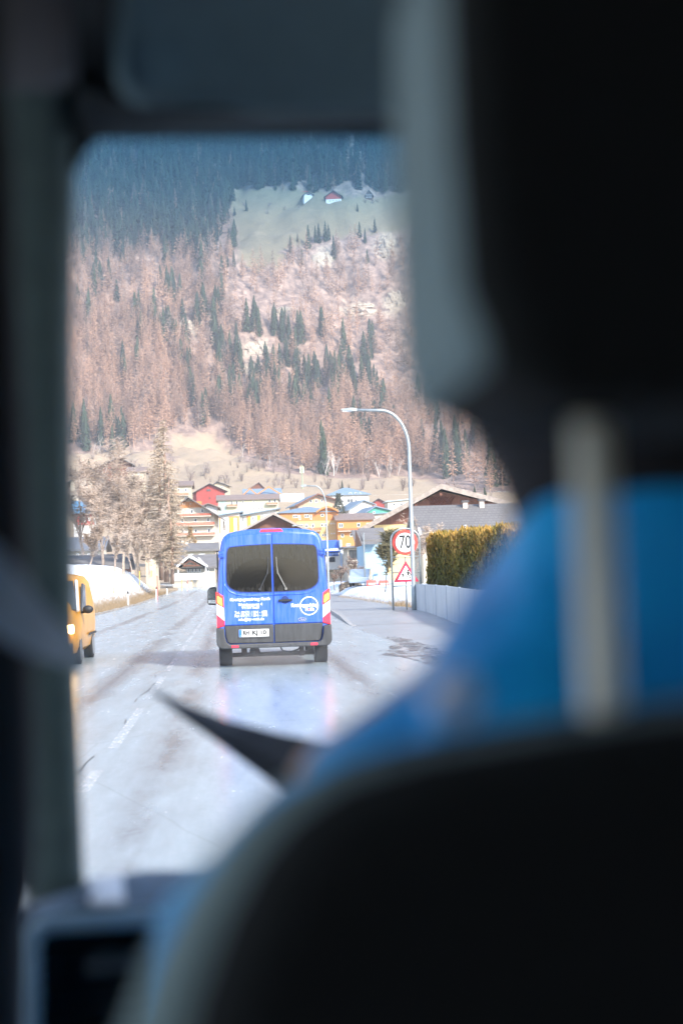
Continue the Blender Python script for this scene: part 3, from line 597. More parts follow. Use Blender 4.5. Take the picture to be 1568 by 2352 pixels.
# wiper outside the glass
beamw = []
for px, py, d, hw in ((340,1580,1.60,3),(420,1632,1.60,15),(521,1687,1.59,30),(599,1726,1.58,47),(651,1752,1.57,58),(780,1806,1.55,84),(1000,1900,1.53,90)):
    c_ = P(px, py, d); up = (P(px, py-hw, d)-c_); v = Vector((0, .012, 0)); up = up*1.12; beamw.append([c_+up, c_+v, c_-up, c_-v])
MB().loft(beamw).build('windscreen_wiper', m_black, cab)
# dashboard with vent
strip('dashboard', [(40,2075,1.14),(120,2062,1.18),(200,2024,1.34),(330,2000,1.40),(900,1990,1.40),(2600,1990,1.40),(2600,2900,1.05),(20,2900,1.05)], m_dash, .22, bev=.03)
vo = [(62,2140),(80,2112),(110,2100),(340,2086),(420,2084),(420,2420),(62,2420)]; vi = [(92,2170),(98,2152),(112,2142),(320,2128),(400,2126),(400,2400),(92,2400)]
k = len(vo); A = [P(x, y, 1.015) for x, y in vo]; B = [P(x, y, 1.02) for x, y in vi]; A2 = [P(x, y, 1.10) for x, y in vo]; B2 = [P(x, y, 1.10) for x, y in vi]
ven = MB().add(A+B+A2+B2, [f for i in range(k) for j in [(i+1) % k] for f in ((i, j, k+j, k+i), (i, 2*k+i, 2*k+j, j), (k+i, k+j, 3*k+j, 3*k+i))]).build('air_vent', mat((.40,.56,.62), .5, .1, 30), cab, bevel=.004)
for i in range(6):
    yy = 2185+i*38; A = [P(94, yy, 1.045), P(400, yy-14, 1.045), P(400, yy-8, 1.045), P(94, yy+6, 1.045)]; B = [q+F0*.04-CU*.008 for q in A]
    MB().add(A+B, [(0,1,2,3),(7,6,5,4),(0,4,5,1),(1,5,6,2),(2,6,7,3),(3,7,4,0)]).build('slat', mat((.06, .085, .10), .5, .1, 30), ven)
strip('vent_back', [(80,2130,1.09),(410,2110,1.09),(410,2420,1.09),(80,2420,1.09)], m_black, .01, bev=0)
A = [P(200,2215,1.02), P(330,2205,1.02), P(330,2228,1.02), P(200,2240,1.02)]; B = [q+F0*.03 for q in A]
MB().add(A+B, [(0,1,2,3),(7,6,5,4),(0,4,5,1),(1,5,6,2),(2,6,7,3),(3,7,4,0)]).build('vent_tab', mat((.06,.08,.09), .5, .1), ven, bevel=.003)
pc = tag(MB().add([], []).build('paper_card', m_white), 'small white card lying on the dashboard beside the windscreen pillar', 'paper')
A = [P(204,2016,1.30), P(282,2012,1.32), P(286,2066,1.22), P(206,2070,1.20)]; B = [q+Vector((0,0,-.004)) for q in A]
pc.data = MB().add(A+B, [(0,1,2,3),(7,6,5,4),(0,4,5,1),(1,5,6,2),(2,6,7,3),(3,7,4,0)]).build('paper_card', m_white).data
bpy.data.objects.remove(bpy.data.objects['paper_card.001'])
# grey belt strap across the pillar
beamw = []
for px, py, d, h_, tw in ((-220,1225,.62,100,.5),(-80,1310,.66,92,.5),(0,1372,.70,80,.6),(90,1450,.78,52,.8),(150,1494,.86,32,1.),(196,1522,.92,10,1.)):
    c_ = P(px, py, d); u = P(px+h_*.35, py-h_, d)-c_; v = F0*.004*tw; beamw.append([c_+u+v, c_+u-v, c_-u-v, c_-u+v])
MB().loft(beamw).build('seat_belt', mat((.17,.21,.23), .8, .1, 200), cab)
# shell: side walls with window openings, rear wall, floor (roof above)
mb = MB(); mb.box(-.95,1.9,-1.6,1.0,2.06,2.10); mb.build('roof', m_dark, cab)
mb = MB(); mb.box(-.95,1.9,-1.64,-1.6,.5,2.06); mb.box(1.9,1.94,-1.6,1.3,.5,1.40); mb.box(1.9,1.94,-1.6,-.3,1.4,2.06); mb.box(-.99,-.95,-1.6,-.9,.5,2.06); mb.box(-.99,-.95,-.9,.6,.5,1.15); mb.build('side_wall', m_dark, cab)
MB().box(-.95,1.9,-1.6,1.3,.45,.5).build('cabin_floor', m_dark, cab); MB().box(-.9,1.9,1.28,1.62,.5,1.22).build('bulkhead', m_dark, cab)

# ------------------------------------------------------------------ driver's seat
SX = .208
seat = thing('car_seat', 'black car seat seen from behind with headrest on a bare metal post', 'car seat', (SX, .48, .5))
def rbox(hx, y0, y1, z0, z1, rad, name, mats, zlean=0., par=seat, sub=2, outline=None):
    mb = MB(); pl = outline or [(-hx, z0), (hx, z0), (hx, z1), (-hx, z1)]
    mb.prism(pl, y0, y1); o = mb.build(name, mats, par, bevel=rad, seg=6)
    return o
lz = lambda z: z-.5
hr_o = [(-.122,1.667),(-.133,1.676),(-.1372,1.70),(-.1375,1.77),(-.136,1.83),(-.130,1.88),(-.112,1.92),(.112,1.92),(.130,1.88),(.138,1.83),(.1375,1.77),(.1372,1.70),(.133,1.676),(.122,1.667)]
hd = rbox(0, -.060, .085, 0, 0, .016, 'headrest', m_fab, outline=[(x, lz(z)) for x, z in [(-.112,1.661),(-.125,1.672),(-.1342,1.698),(-.1358,1.745),(-.136,1.84),(-.128,1.88),(-.11,1.92),(.11,1.92),(.136,1.84),(.1358,1.745),(.1342,1.698),(.125,1.672),(.112,1.661)]])
MB().prism([(x, lz(max(z, 1.673))) for x, z in hr_o], -.050, .100).build('headrest_lit_side', m_fab_lit, hd, bevel=.022, seg=6)  # headrest flanks in paler fabric: the side window's light is painted in
for s in (-1, 1): 
    if s < 0: MB().tube([(-.083, .0, lz(1.45)), (-.083, .0, lz(1.672))], .0068, 16).build('headrest_post', mat((.80,.78,.64), .45, .05), seat, smooth=True)
    else: MB().tube([(.083, .0, lz(1.45)), (.083, .0, lz(1.672))], .0068, 16).build('headrest_post', mat((.80,.78,.64), .45, .05), seat, smooth=True)
hb = [(0,1.566),(-.06,1.5635),(-.11,1.5585),(-.1476,1.5535),(-.175,1.547),(-.192,1.537),(-.203,1.526),(-.214,1.508),(-.223,1.486),(-.229,1.466),(-.236,1.40),(-.24,1.25),(-.235,.95)]
hb2 = [(0,1.568),(-.06,1.565),(-.11,1.560),(-.15,1.555),(-.178,1.550),(-.195,1.542),(-.205,1.535),(-.214,1.526),(-.226,1.510),(-.236,1.492),(-.246,1.466),(-.254,1.40),(-.258,1.25),(-.25,.95)]
bo2 = [(x, lz(z)) for x, z in hb2]+[(-x, lz(z)) for x, z in hb2[:0:-1]]
bo_ = [(x, lz(z)) for x, z in hb]+[(-x, lz(z)) for x, z in hb[:0:-1]]
bk = rbox(0, -.06, .03, 0, 0, .022, 'backrest', m_fab, outline=bo_)
MB().prism(bo2, -.045, .002).build('lit_bolster', mat((.21, .28, .27), .95, .15, 120, bmp=.1), bk, bevel=.02, seg=5)  # rim paler than the black back, light from the left put into its colour
rbox(.25, .0, .52, lz(.82), lz(.98), .05, 'seat_cushion', m_fab); MB().box(-.22, .22, .0, .45, 0, lz(.82)).build('seat_base', m_black, seat, bevel=.02)
bt = MB(); bt.tube([(-.145, -.078, lz(1.575)), (-.145, -.062, lz(1.575))], .006, 16); bt.build('seat_button', mat((.75,.72,.72), .3, .05), bk)

# ------------------------------------------------------------------ driver
dr = thing('person', 'driver in a bright blue jacket with dark hair, seated behind the headrest', 'person', (SX, .70, .98))
def skin_obj(name, pts, edges, rad, m, par, sub=2):
    me = bpy.data.meshes.new(name); me.from_pydata([tuple(p) for p in pts], edges, []); me.materials.append(m)
    o = bpy.data.objects.new(name, me); COL.objects.link(o); o.parent = par
    sk = o.modifiers.new('skin', 'SKIN'); sk.use_smooth_shade = True
    for i, r in enumerate(rad): me.skin_vertices[0].data[i].radius = (r, r) if not hasattr(r, '__len__') else r
    me.skin_vertices[0].data[0].use_root = True
    if sub: o.modifiers.new('sub', 'SUBSURF').levels = sub; o.modifiers['sub'].render_levels = sub
    return o
m_skin = mat((.50, .30, .22), .55, .1, 20); m_jack, nt, b, co = base('jacket'); n = noise(nt, co, 4.5, 3, .5)
setc(nt, b.inputs['Base Color'], ramp(nt, n, [(.38, (.0, .27, .68)), (.62, (.0, .54, 1.))])); b.inputs['Roughness'].default_value = .6; bump(nt, b, n, .9, .06)
bp = [(0,0,.0),(0,.02,.22),(0,.02,.42),(0,.01,.54),(0,.02,.62),(0,.035,.70),(0,.05,.78),
      (-.14,.02,.50),(-.198,.12,.30),(-.19,.42,.31),(.14,.02,.50),(.198,.12,.30),(.19,.42,.31), (-.10,.05,-.02),(-.13,.48,.0),(-.13,.60,-.40),(-.13,.72,-.44),(.10,.05,-.02),(.13,.48,.0),(.13,.60,-.40),(.13,.72,-.44), (-.185,.49,.315),(.185,.49,.315)]
be = [(0,1),(1,2),(2,3),(3,4),(4,5),(5,6),(3,7),(7,8),(8,9),(3,10),(10,11),(11,12),(0,13),(13,14),(14,15),(15,16),(0,17),(17,18),(18,19),(19,20),(9,21),(12,22)]
br = [(.16,.12),(.145,.10),(.155,.11),(.11,.08),.055,(.072,.085),(.078,.095),.06,.045,.032,.06,.045,.032,.085,.06,.045,.035,.085,.06,.045,.035,(.042,.02),(.042,.02)]
# fingers closed on the wheel, roots inside each palm
fng = []
for s, pv in ((-1, 21), (1, 22)):
    px_, py_, pz_ = bp[pv]
    for k, ln in enumerate((.036, .042, .039, .030)):
        o_ = len(bp); zo = .03-.02*k; bp += [(px_, py_+.03, pz_+zo), (px_+s*.006, py_+.03+ln, pz_+zo), (px_-s*.02, py_+.05+ln, pz_+zo), (px_-s*.035, py_+.035+ln, pz_+zo)]
        be += [(pv, o_), (o_, o_+1), (o_+1, o_+2), (o_+2, o_+3)]; br += [.011, .0095, .009, .0075]
    o_ = len(bp); bp += [(px_-s*.03, py_+.01, pz_+.03), (px_-s*.045, py_+.04, pz_+.04), (px_-s*.05, py_+.065, pz_+.035)]; be += [(pv, o_), (o_, o_+1), (o_+1, o_+2)]; br += [.013, .011, .009]
skin_obj('body', bp, be, br, m_skin, dr, 2)
jp = [(0,.0,.10),(0,.0,.30),(0,-.01,.44),(0,-.01,.530),(0,.0,.63),(0,.01,.672), (-.095,-.005,.525),(-.150,.0,.470),(-.202,.05,.415),(-.192,.12,.29),(-.19,.28,.30),(-.185,.42,.31), (.09,-.005,.525),(.150,.0,.485),(.188,.05,.41),(.200,.12,.29),(.19,.28,.30),(.185,.42,.31)]
je = [(0,1),(1,2),(2,3),(3,4),(4,5),(3,6),(6,7),(7,8),(8,9),(9,10),(10,11),(3,12),(12,13),(13,14),(14,15),(15,16),(16,17)]
jr = [(.20,.15),(.20,.14),(.195,.13),(.105,.095),(.074,.08),(.066,.08), .066,.080,.074,.058,.056,.048, .078,.076,.072,.066,.056,.048]
jk = skin_obj('jacket', jp, je, jr, m_jack, dr, 3)
tx = bpy.data.textures.new('folds', 'CLOUDS'); tx.noise_scale = .11; dm = jk.modifiers.new('folds', 'DISPLACE'); dm.texture = tx; dm.strength = .035; dm.mid_level = .55
mb = MB()
def ellip(c, r, n=14, m_=10, cut=-1.):
    secs = []
    for i in range(m_+1):
        z = max(cut, -1)+(1-max(cut, -1))*i/m_; q = math.sqrt(max(0, 1-z*z)); secs.append([(c[0]+r[0]*q*math.cos(t), c[1]+r[1]*q*math.sin(t), c[2]+r[2]*z) for t in np.linspace(0, 2*math.pi, n, False)])
    return secs
mb.loft(ellip((0,.035,.775),(.093,.112,.135))); mb.build('hair', mat((.012,.010,.010), .8, .4, 60), dr, smooth=True)
mb = MB(); mb.loft([[(r*math.cos(t), .012+r*1.05*math.sin(t), z) for t in np.linspace(0, 2*math.pi, 16, False)] for r, z in ((.068,.60),(.064,.655),(.078,.70))]); mb.build('neck_hair', mat((.012,.011,.013), .9, .3, 60), dr, smooth=True)
skin_obj('trousers', [(0,.02,-.02),(-.10,.06,-.02),(-.13,.48,.0),(-.13,.60,-.38),(.10,.06,-.02),(.13,.48,.0),(.13,.60,-.38)], [(0,1),(1,2),(2,3),(0,4),(4,5),(5,6)], [(.17,.12),.095,.072,.06,.095,.072,.06], mat((.02,.025,.04), .9, .2, 60), dr, 2)
for s in (-1, 1): MB().loft(ellip((s*.033, .155, .775), (.014,.01,.012), 10, 6)).build('eye', m_white, dr, smooth=True)
MB().loft(ellip((0,.165,.74),(.016,.024,.024), 10, 6)).build('nose', m_skin, dr, smooth=True)
sw = thing('steering_wheel', 'black steering wheel held by the driver, hidden behind the seat', 'steering wheel', (SX, 1.27, 1.27)); sw.rotation_euler = (R(-25), 0, 0)
MB().tube([(.185*math.cos(t), 0, .185*math.sin(t)) for t in np.linspace(0, 2*math.pi, 40)], .015, 10).build('rim', m_black, sw, smooth=True)
mb = MB(); mb.disc((0,0), .07, -.02, .04, 20); [mb.tube([(0,.02,0),(.18*math.cos(t),0,.18*math.sin(t))], .015, 6) for t in (0, math.pi, -math.pi/2)]; mb.build('hub', m_black, sw)
# ------------------------------------------------------------------ village
WC = {'cream': (.66,.56,.40), 'white': (.76,.75,.72), 'peach': (.68,.45,.31), 'orange': (.68,.31,.09), 'yellow': (.72,.52,.24), 'mint': (.42,.56,.50), 'greenish': (.66,.66,.46), 'pale': (.68,.62,.52), 'blue': (.38,.55,.66)}
def wall_m(k): return mat(tuple(c*.80 for c in WC[k]) if isinstance(k, str) else k, .85, .07, .4)
RB = mat((.16,.23,.30), .5, .15, .6); RBR = mat((.19,.14,.12), .8, .2, 1.2, stretch=(1,1,3)); RG = mat((.15,.14,.135), .8, .25, 1.5, stretch=(.4,1,3)); RD = mat((.07,.065,.065), .8, .3, 1)
T_BR = mat((.16,.065,.038), .8, .35, 2.5, stretch=(3,3,.25)); T_RED = mat((.33,.05,.04), .8, .3, 2, stretch=(3,3,.25)); T_OR = mat((.52,.22,.07), .8, .25, 2, stretch=(3,3,.3)); T_DK = mat((.07,.04,.03), .85, .4, 2, stretch=(3,3,.3))
M_BAL = mat((.42,.10,.05), .75, .25, 4, stretch=(4,4,.4)); M_BALB = mat((.30,.13,.06), .75, .25, 4, stretch=(4,4,.4))
def house(label, l, r, base, eave, ridge, D, depth, kind, wall, roof, rz=0., ax=.5, win=(), balc=(), timber=None, over=.7, chim=(), name='house', cat='house', group=None, tz=None, th=.28, el=None, er=None, extra=None, found=4., trim=None):
    s = D/FX; mid = (l+r)/2; p = PY(mid, base, D); W = (r-l)*s; he = (base-eave)*s; hr = (base-ridge)*s
    X = lambda px: (px-mid)*s
    Z = lambda py: (base-py)*s
    t = thing(name, label, cat, p, rz, group); wm = wall_m(wall) if not hasattr(wall, 'node_tree') else wall
    if kind == 'gable':
        xa = -W/2+W*ax; hl = Z(el) if el else he; hR = Z(er) if er else he
        wl = MB().prism([(-W/2,-found),(W/2,-found),(W/2,hR),(xa,hr-th*.7),(-W/2,hl)], 0, depth).build('wall', wm, t)
        if timber:
            z0 = Z(tz) if tz else min(hl, hR)
            pg = [(-W/2+.02,max(z0, 0)),(W/2-.02,max(z0, 0))]; pg += [(W/2-.02,hR)] if hR > z0 else []; pg += [(xa,hr-th*.8)]; pg += [(-W/2+.02,hl)] if hl > z0 else []
            MB().prism(pg, -.07, .0).build('timber_gable', timber, t)
        mb = MB()
        for sx_, hx in ((-1, hl), (1, hR)):
            xe = sx_*W/2; k = (hr-hx)/abs(xa-xe); xo = xe+sx_*over; zo = hx-k*over
            mb.prism([(xo,zo),(xa,hr),(xa,hr+th),(xo,zo+th)], -over*1.2, depth+over)
        rf = mb.build('roof', roof, t)
        if trim:
            mb = MB()
            for sx_, hx in ((-1, hl), (1, hR)):
                xe = sx_*W/2; k = (hr-hx)/abs(xa-xe); xo = xe+sx_*(over+.05); zo = hx-k*(over+.05)
                mb.prism([(xo,zo-.12),(xa,hr-.12),(xa,hr+th+.05),(xo,zo+th+.05)], -over*1.2-.1, -over*1.2+.02)
            mb.build('bargeboard', trim, rf)
    elif kind == 'eaves':
        MB().prism([(0,-found),(depth,-found),(depth,he),(depth/2,hr-th*.7),(0,he)], -W/2, W/2, 'x').build('wall', wm, t)
        k = (hr-he)/(depth/2); mb = MB()
        for y0, sy in ((0, -1), (depth, 1)):
            yo = y0+sy*over; zo = he-k*over; mb.prism([(yo,zo),(depth/2,hr),(depth/2,hr+th),(yo,zo+th)], -W/2-over, W/2+over, 'x')
        rf = mb.build('roof', roof, t)
    elif kind == 'hip':
        MB().box(-W/2, W/2, 0, depth, -found, he).build('wall', wm, t)
        o = over; q = min(W, depth)/2*.9; xr = max(W/2-q, .3)
        mb = MB().add([(-W/2-o,-o,he),(W/2+o,-o,he),(W/2+o,depth+o,he),(-W/2-o,depth+o,he),(-W/2-o,-o,he+.2),(W/2+o,-o,he+.2),(W/2+o,depth+o,he+.2),(-W/2-o,depth+o,he+.2),(-xr,depth/2,hr),(xr,depth/2,hr)],
                      [(0,3,2,1),(0,1,5,4),(1,2,6,5),(2,3,7,6),(3,0,4,7),(4,5,9,8),(5,6,9),(6,7,8,9),(7,4,8)]); rf = mb.build('roof', roof, t)
    else:                                            # flat or single pitch: eave at the left, ridge at the right
        MB().prism([(-W/2,-found),(W/2,-found),(W/2,hr),(-W/2,he)], 0, depth).build('wall', wm, t)
        rf = MB().prism([(-W/2-over,he),(W/2+over,hr),(W/2+over,hr+th),(-W/2-over,he+th)], -over, depth+over).build('roof', roof, t)
    for wv in win:
        x, y, ww, hh = wv[:4]; wx, hz = ww*s/2, hh*s/2; fm = wv[4] if len(wv) > 4 else m_white
        fo = MB(); e = .12
        fo.ring([(X(x)-wx,Z(y)-hz),(X(x)+wx,Z(y)-hz),(X(x)+wx,Z(y)+hz),(X(x)-wx,Z(y)+hz)], [(X(x)-wx+e,Z(y)-hz+e),(X(x)+wx-e,Z(y)-hz+e),(X(x)+wx-e,Z(y)+hz-e),(X(x)-wx+e,Z(y)+hz-e)], -.12, -.02)
        if ww > 8: fo.box(X(x)-.06, X(x)+.06, -.12, -.03, Z(y)-hz+e, Z(y)+hz-e)
        f = fo.build('window', fm, t); MB().box(X(x)-wx+.02, X(x)+wx-.02, -.09, -.01, Z(y)-hz+.02, Z(y)+hz-.02).build('pane', m_glassdark, f)
    for (x0, x1, y, hh, mm) in balc:
        bo = MB(); bo.box(X(x0), X(x1), -1.3, -.02, Z(y)-hh*s/2-.22, Z(y)-hh*s/2); bl = bo.build('balcony', wall_m('pale'), t)
        rl = MB(); h2 = hh*s
        rl.box(X(x0), X(x1), -1.34, -1.30, Z(y)+h2/2-.12, Z(y)+h2/2); rl.box(X(x0), X(x1), -1.34, -1.30, Z(y)-h2/2, Z(y)-h2/2+.12)
        nn = max(4, int((X(x1)-X(x0))/.22))
        for i in range(nn):
            xx = X(x0)+(X(x1)-X(x0))*i/nn; rl.box(xx, xx+.16, -1.33, -1.305, Z(y)-h2/2, Z(y)+h2/2-.1)
        rl.box(X(x0), X(x0)+.05, -1.33, -.03, Z(y)-h2/2, Z(y)+h2/2); rl.box(X(x1)-.05, X(x1), -1.33, -.03, Z(y)-h2/2, Z(y)+h2/2)
        rl.build('railing', mm, bl)
    for (x, y0, y1, ww) in chim:
        c_ = MB().box(X(x)-ww*s/2, X(x)+ww*s/2, depth*.42, depth*.42+ww*s, Z(y0)-1.5, Z(y1)).build('chimney', wall_m((.62,.52,.44)), rf); MB().box(X(x)-ww*s/2-.1, X(x)+ww*s/2+.1, depth*.42-.1, depth*.42+ww*s+.1, Z(y1), Z(y1)+.15).build('chimney_cap', RD, c_)
    if extra: extra(t, X, Z, s)
    return t
def panel(t, nm, m, X, Z, x0, x1, y0, y1, a=-.06, b_=-.005): return MB().box(X(x0), X(x1), a, b_, Z(y1), Z(y0)).build(nm, m, t)
wrow = lambda xs, y, w_, h_: [(x, y, w_, h_) for x in xs]
house('red timber barn with dark roof and one small black opening, up the village slope', 452, 517, 1156, 1128, 1112, 520, 14, 'gable', T_RED, RD, .12, ax=.46, name='barn', cat='barn', win=[(480,1126,9,5,T_DK),(482,1144,3,4,T_DK),(499,1143,5,5,T_DK)], over=1.0)
house('small cream house half hidden behind the red timber barn', 489, 520, 1130, 1115, 1107, 560, 10, 'gable', 'cream', RD, -.15, ax=.35, win=[(511,1119,5,4)])
def x3(t, X, Z, s): panel(t, 'side_panel', wall_m('mint'), X, Z, 503, 521, 1149, 1180, -.03)
house('long pale green apartment house with grey brown roof and two little balconies', 502, 640, 1182, 1147, 1135, 500, 12, 'eaves', 'greenish', RBR, .0, win=wrow((533,545),1154,5,9)+wrow((559,583),1153,4,7)+wrow((620,632),1152,6,8)+wrow((583,594,602),1168,4,6), balc=[(522,546,1160,4,M_BALB),(612,638,1158,4,M_BALB)], extra=x3, cat='apartment house', name='apartment_house')
house('brown wooden barn with wide weathered roof behind the timber gabled chalet', 555, 614, 1140, 1126, 1109, 590, 14, 'gable', T_BR, RBR, .1, ax=.68, el=1132, er=1128, name='barn', cat='barn')
def x5(t, X, Z, s):
    for a, e, yy in ((559, 590, 1124), (590, 645, 1121)):
        mb = MB(); m_ = (a+e)/2
        for q in (a, e):
            mb.prism([(X(q),Z(1138)),(X(m_),Z(yy)),(X(m_),Z(yy)+.6),(X(q)-(1 if q == a else -1)*.4,Z(1138)+.3)], -1.6, -.9)
        mb.build('timber_gable', T_OR, t)
house('chalet with two honey coloured timber gables under a blue grey roof', 562, 644, 1146, 1136, 1122, 545, 10, 'eaves', 'cream', RB, 0, win=wrow((600,612,624),1141,5,5), extra=x5, name='chalet')
house('peach coloured gabled house with three small upper windows and blue grey roof', 684, 775, 1180, 1160, 1136, 470, 14, 'gable', 'peach', RB, .16, ax=.5, el=1158, er=1150, win=wrow((714,727),1151,6,7)+[(740,1150,5,7)]+wrow((705,725,750),1170,5,7), over=1.2, trim=T_BR)
house('long low greenhouse with pale glassy roof above the orange hotel', 644, 698, 1152, 1146, 1134, 540, 8, 'eaves', 'white', mat((.58,.66,.66), .3, .1), 0, over=.2, name='greenhouse', cat='greenhouse')
house('white villa with blue hipped roof standing highest on the right of the village', 757, 848, 1162, 1137, 1117, 520, 14, 'hip', 'white', RB, .1, win=[(768,1137,6,6),(786,1137,6,7),(805,1134,7,5),(818,1134,5,6),(828,1135,4,6),(783,1151,12,8),(804,1150,14,9),(818,1150,5,6)], over=.9)
house('white house with steep blue grey roof below the white villa', 800, 858, 1182, 1167, 1150, 460, 12, 'gable', 'white', RB, .25, ax=.6, el=1170, er=1158, win=wrow((832,842),1171,6,6), over=.8)
house('red brown timber gabled house squeezed between white and green houses', 850, 890, 1170, 1158, 1146, 500, 10, 'gable', T_RED, RD, -.1, win=[(862,1160,5,5)])
house('green gabled house with broad blue roof near the right chalet', 842, 905, 1186, 1175, 1164, 430, 12, 'gable', mat((.08,.36,.26), .8, .15), RB, .2, ax=.3, win=[(858,1177,5,5)])
house('grey flat roofed house with pale blue metal canopy above the green house', 890, 940, 1168, 1152, 1148, 480, 10, 'mono', 'pale', mat((.42,.56,.64), .4, .1), 0, win=wrow((905,922),1158,6,6))
# orange hotel and its wing
def x11(t, X, Z, s):
    panel(t, 'timber_facing', T_OR, X, Z, 647, 776, 1177, 1195, -.05); panel(t, 'wall_band', wall_m('yellow'), X, Z, 682, 778, 1197, 1246, -.04)
    mb = MB(); n = 14; po = [(X(728)+(X(779)-X(728))*i/n, Z(1179)+(Z(1168)-Z(1179))*math.sin(math.pi*i/n)) for i in range(n+1)]
    mb.prism(po+[(x, z+.5) for x, z in po[::-1]], -1.6, 6); mb.build('curved_roof', T_OR, t); MB().prism(po, -.5, -.1).build('arched_gable', T_OR, t)
house('large orange and yellow hotel with arched timber gable and blue grey roof', 644, 778, 1250, 1177, 1160, 400, 18, 'hip', 'orange', RB, 0, win=[(680,1185,11,7),(690,1188,4,11),(706,1185,11,7),(716,1188,4,11),(742,1184,7,6)]+wrow((694,705,720),1208,6,9)+wrow((741,749),1207,6,7)+[(762,1204,4,3),(768,1204,4,3),(762,1227,4,3),(768,1227,4,3),(742,1230,5,6),(748,1230,5,6),(694,1230,5,7),(712,1230,5,7)], balc=[(699,738,1216,7,M_BALB)], extra=x11, name='hotel', cat='hotel')
house('orange hotel wing with brown roof and one long wooden balcony', 776, 858, 1258, 1193, 1178, 395, 14, 'eaves', 'orange', RBR, 0, win=[(784,1206,10,9),(825,1206,7,9),(846,1206,6,8),(787,1229,7,8),(807,1228,7,8),(828,1229,7,8),(800,1251,10,6)], balc=[(776,842,1216,5,M_BALB)], name='hotel_wing', cat='hotel')
house('long building with flat sloping blue roof right of the orange hotel wing', 822, 885, 1205, 1184, 1180, 415, 16, 'mono', 'pale', RB, 0, win=wrow((840,856),1194,6,7))
# school like modern blocks with coloured panels
CP = [mat((.80,.50,.03), .6, .1), mat((.72,.26,.08), .6, .1), mat((.45,.60,.55), .4, .1), mat((.55,.40,.22), .7, .2)]
def x13(t, X, Z, s):
    for x0, x1, c_ in ((505,508,1),(527,531,1),(531,538,0),(538,545,2),(545,551,1)): panel(t, 'coloured_panel', CP[c_], X, Z, x0, x1, 1189, 1225, -.08)
    panel(t, 'coloured_panel', CP[1], X, Z, 527, 551, 1186, 1190, -.1)
house('white modern block with orange and yellow facade panels and flat blue roof', 500, 552, 1240, 1186, 1177, 380, 12, 'mono', 'white', RB, 0, win=wrow((514,519),1200,3,6), over=1., el=None, extra=x13, name='modern_block', cat='building')
def x13b(t, X, Z, s):
    for x0, x1, c_ in ((568,572,1),(572,577,0),(592,597,0),(597,600,1),(602,606,3)): panel(t, 'coloured_panel', CP[c_], X, Z, x0, x1, 1184, 1210, -.08)
house('second modern block with narrow coloured strips and rising blue roof', 551, 636, 1236, 1186, 1170, 385, 12, 'mono', 'white', RB, 0, win=wrow((560,583,612),1192,5,12), over=1.2, extra=x13b, name='modern_block', cat='building')
house('brown wooden barn gable rising just behind the minibus roof', 565, 690, 1262, 1214, 1182, 250, 16, 'gable', T_BR, RG, .06, ax=.5, over=1.6, win=[(636,1225,8,6,T_DK)], name='barn', cat='barn', trim=mat((.30,.26,.23), .8, .2, 2))
# four storey house with red balconies, left of the minibus
def x15(t, X, Z, s): panel(t, 'timber_facing', T_OR, X, Z, 414, 466, 1152, 1166, -.12)
house('tall pale house with three rows of red wooden balconies left of the minibus', 405, 494, 1252, 1180, 1144, 330, 16, 'gable', 'pale', RG, -.05, ax=.35, el=1166, er=1182, win=[(425,1158,4,5),(440,1158,4,5),(443,1175,7,9),(467,1174,7,9)]+wrow((421,451,480),1195,7,9)+wrow((421,451,481),1220,7,9)+[(415,1242,8,8)], balc=[(402,487,1183,5,M_BAL),(400,494,1204,6,M_BAL),(400,494,1227,5,M_BAL)], extra=x15, over=1.6, name='guest_house')
house('white building with brown roof between the tall balcony house and the blocks', 476, 502, 1262, 1190, 1158, 345, 12, 'gable', 'white', RBR, 0, ax=.2, el=1160, er=1166, over=.8, win=[(489,1200,4,6),(488,1222,4,6)])
house('low cream house with plain grey roof beneath the tall balcony house', 398, 494, 1287, 1265, 1249, 250, 12, 'eaves', 'cream', RG, 0, win=[(419,1279,12,7,T_OR),(441,1275,7,6),(464,1276,14,7)], chim=[(428,1256,1243,7)], name='house')
def x18(t, X, Z, s):
    mb = MB(); a, e, m_ = X(408), X(478), X(438)
    for q, q2 in ((a, -1), (e, 1)): mb.prism([(q, Z(1305)),(m_, Z(1281)),(m_, Z(1281)+.45),(q, Z(1305)+.35)], -3.2, -2.4)
    mb.build('white_bargeboard', m_white, t)
    mb = MB(); 
    for q in (a, e): mb.prism([(q, Z(1304)),(m_, Z(1280)),(m_, Z(1280)+.2),(q, Z(1304)+.2)], -2.4, 3)
    mb.build('porch_roof', RG, t); MB().prism([(a+.6, Z(1304)),(e-.6, Z(1304)),(m_, Z(1284))], -.9, -.1).build('porch_gable', wall_m('pale'), t)
    mb = MB(); mb.tube([(a+1.2,-2.8,Z(1297)),(m_,-2.8,Z(1289)),(e-1.6,-2.8,Z(1297))], .12, 6); mb.tube([(a+1.,-2.8,Z(1300)),(e-1.,-2.8,Z(1300))], .14, 6); mb.build('tie_beam', T_BR, t)
    MB().box(X(402), X(490), -3.3, -2.9, Z(1332), Z(1317)).build('balcony', m_white, t); mb = MB(); [mb.box(X(x)-.07, X(x)+.07, -3.0, -2.86, Z(1316), Z(1301)) for x in (412, 474)]; mb.build('porch_post', m_white, t)
    MB().prism([(X(456),Z(1281)),(X(458.5),Z(1281)),(X(479),Z(1303)),(X(475),Z(1303))], -.7, -.5).build('roof_rail', m_white, t)
house('white house with open gabled porch and long balcony at the end of the road', 398, 493, 1334, 1304, 1277, 218, 11, 'eaves', 'pale', RG, 0, win=wrow((434,443,451,459),1309,6,12,)+[(478,1310,6,9)], extra=x18, over=.6)
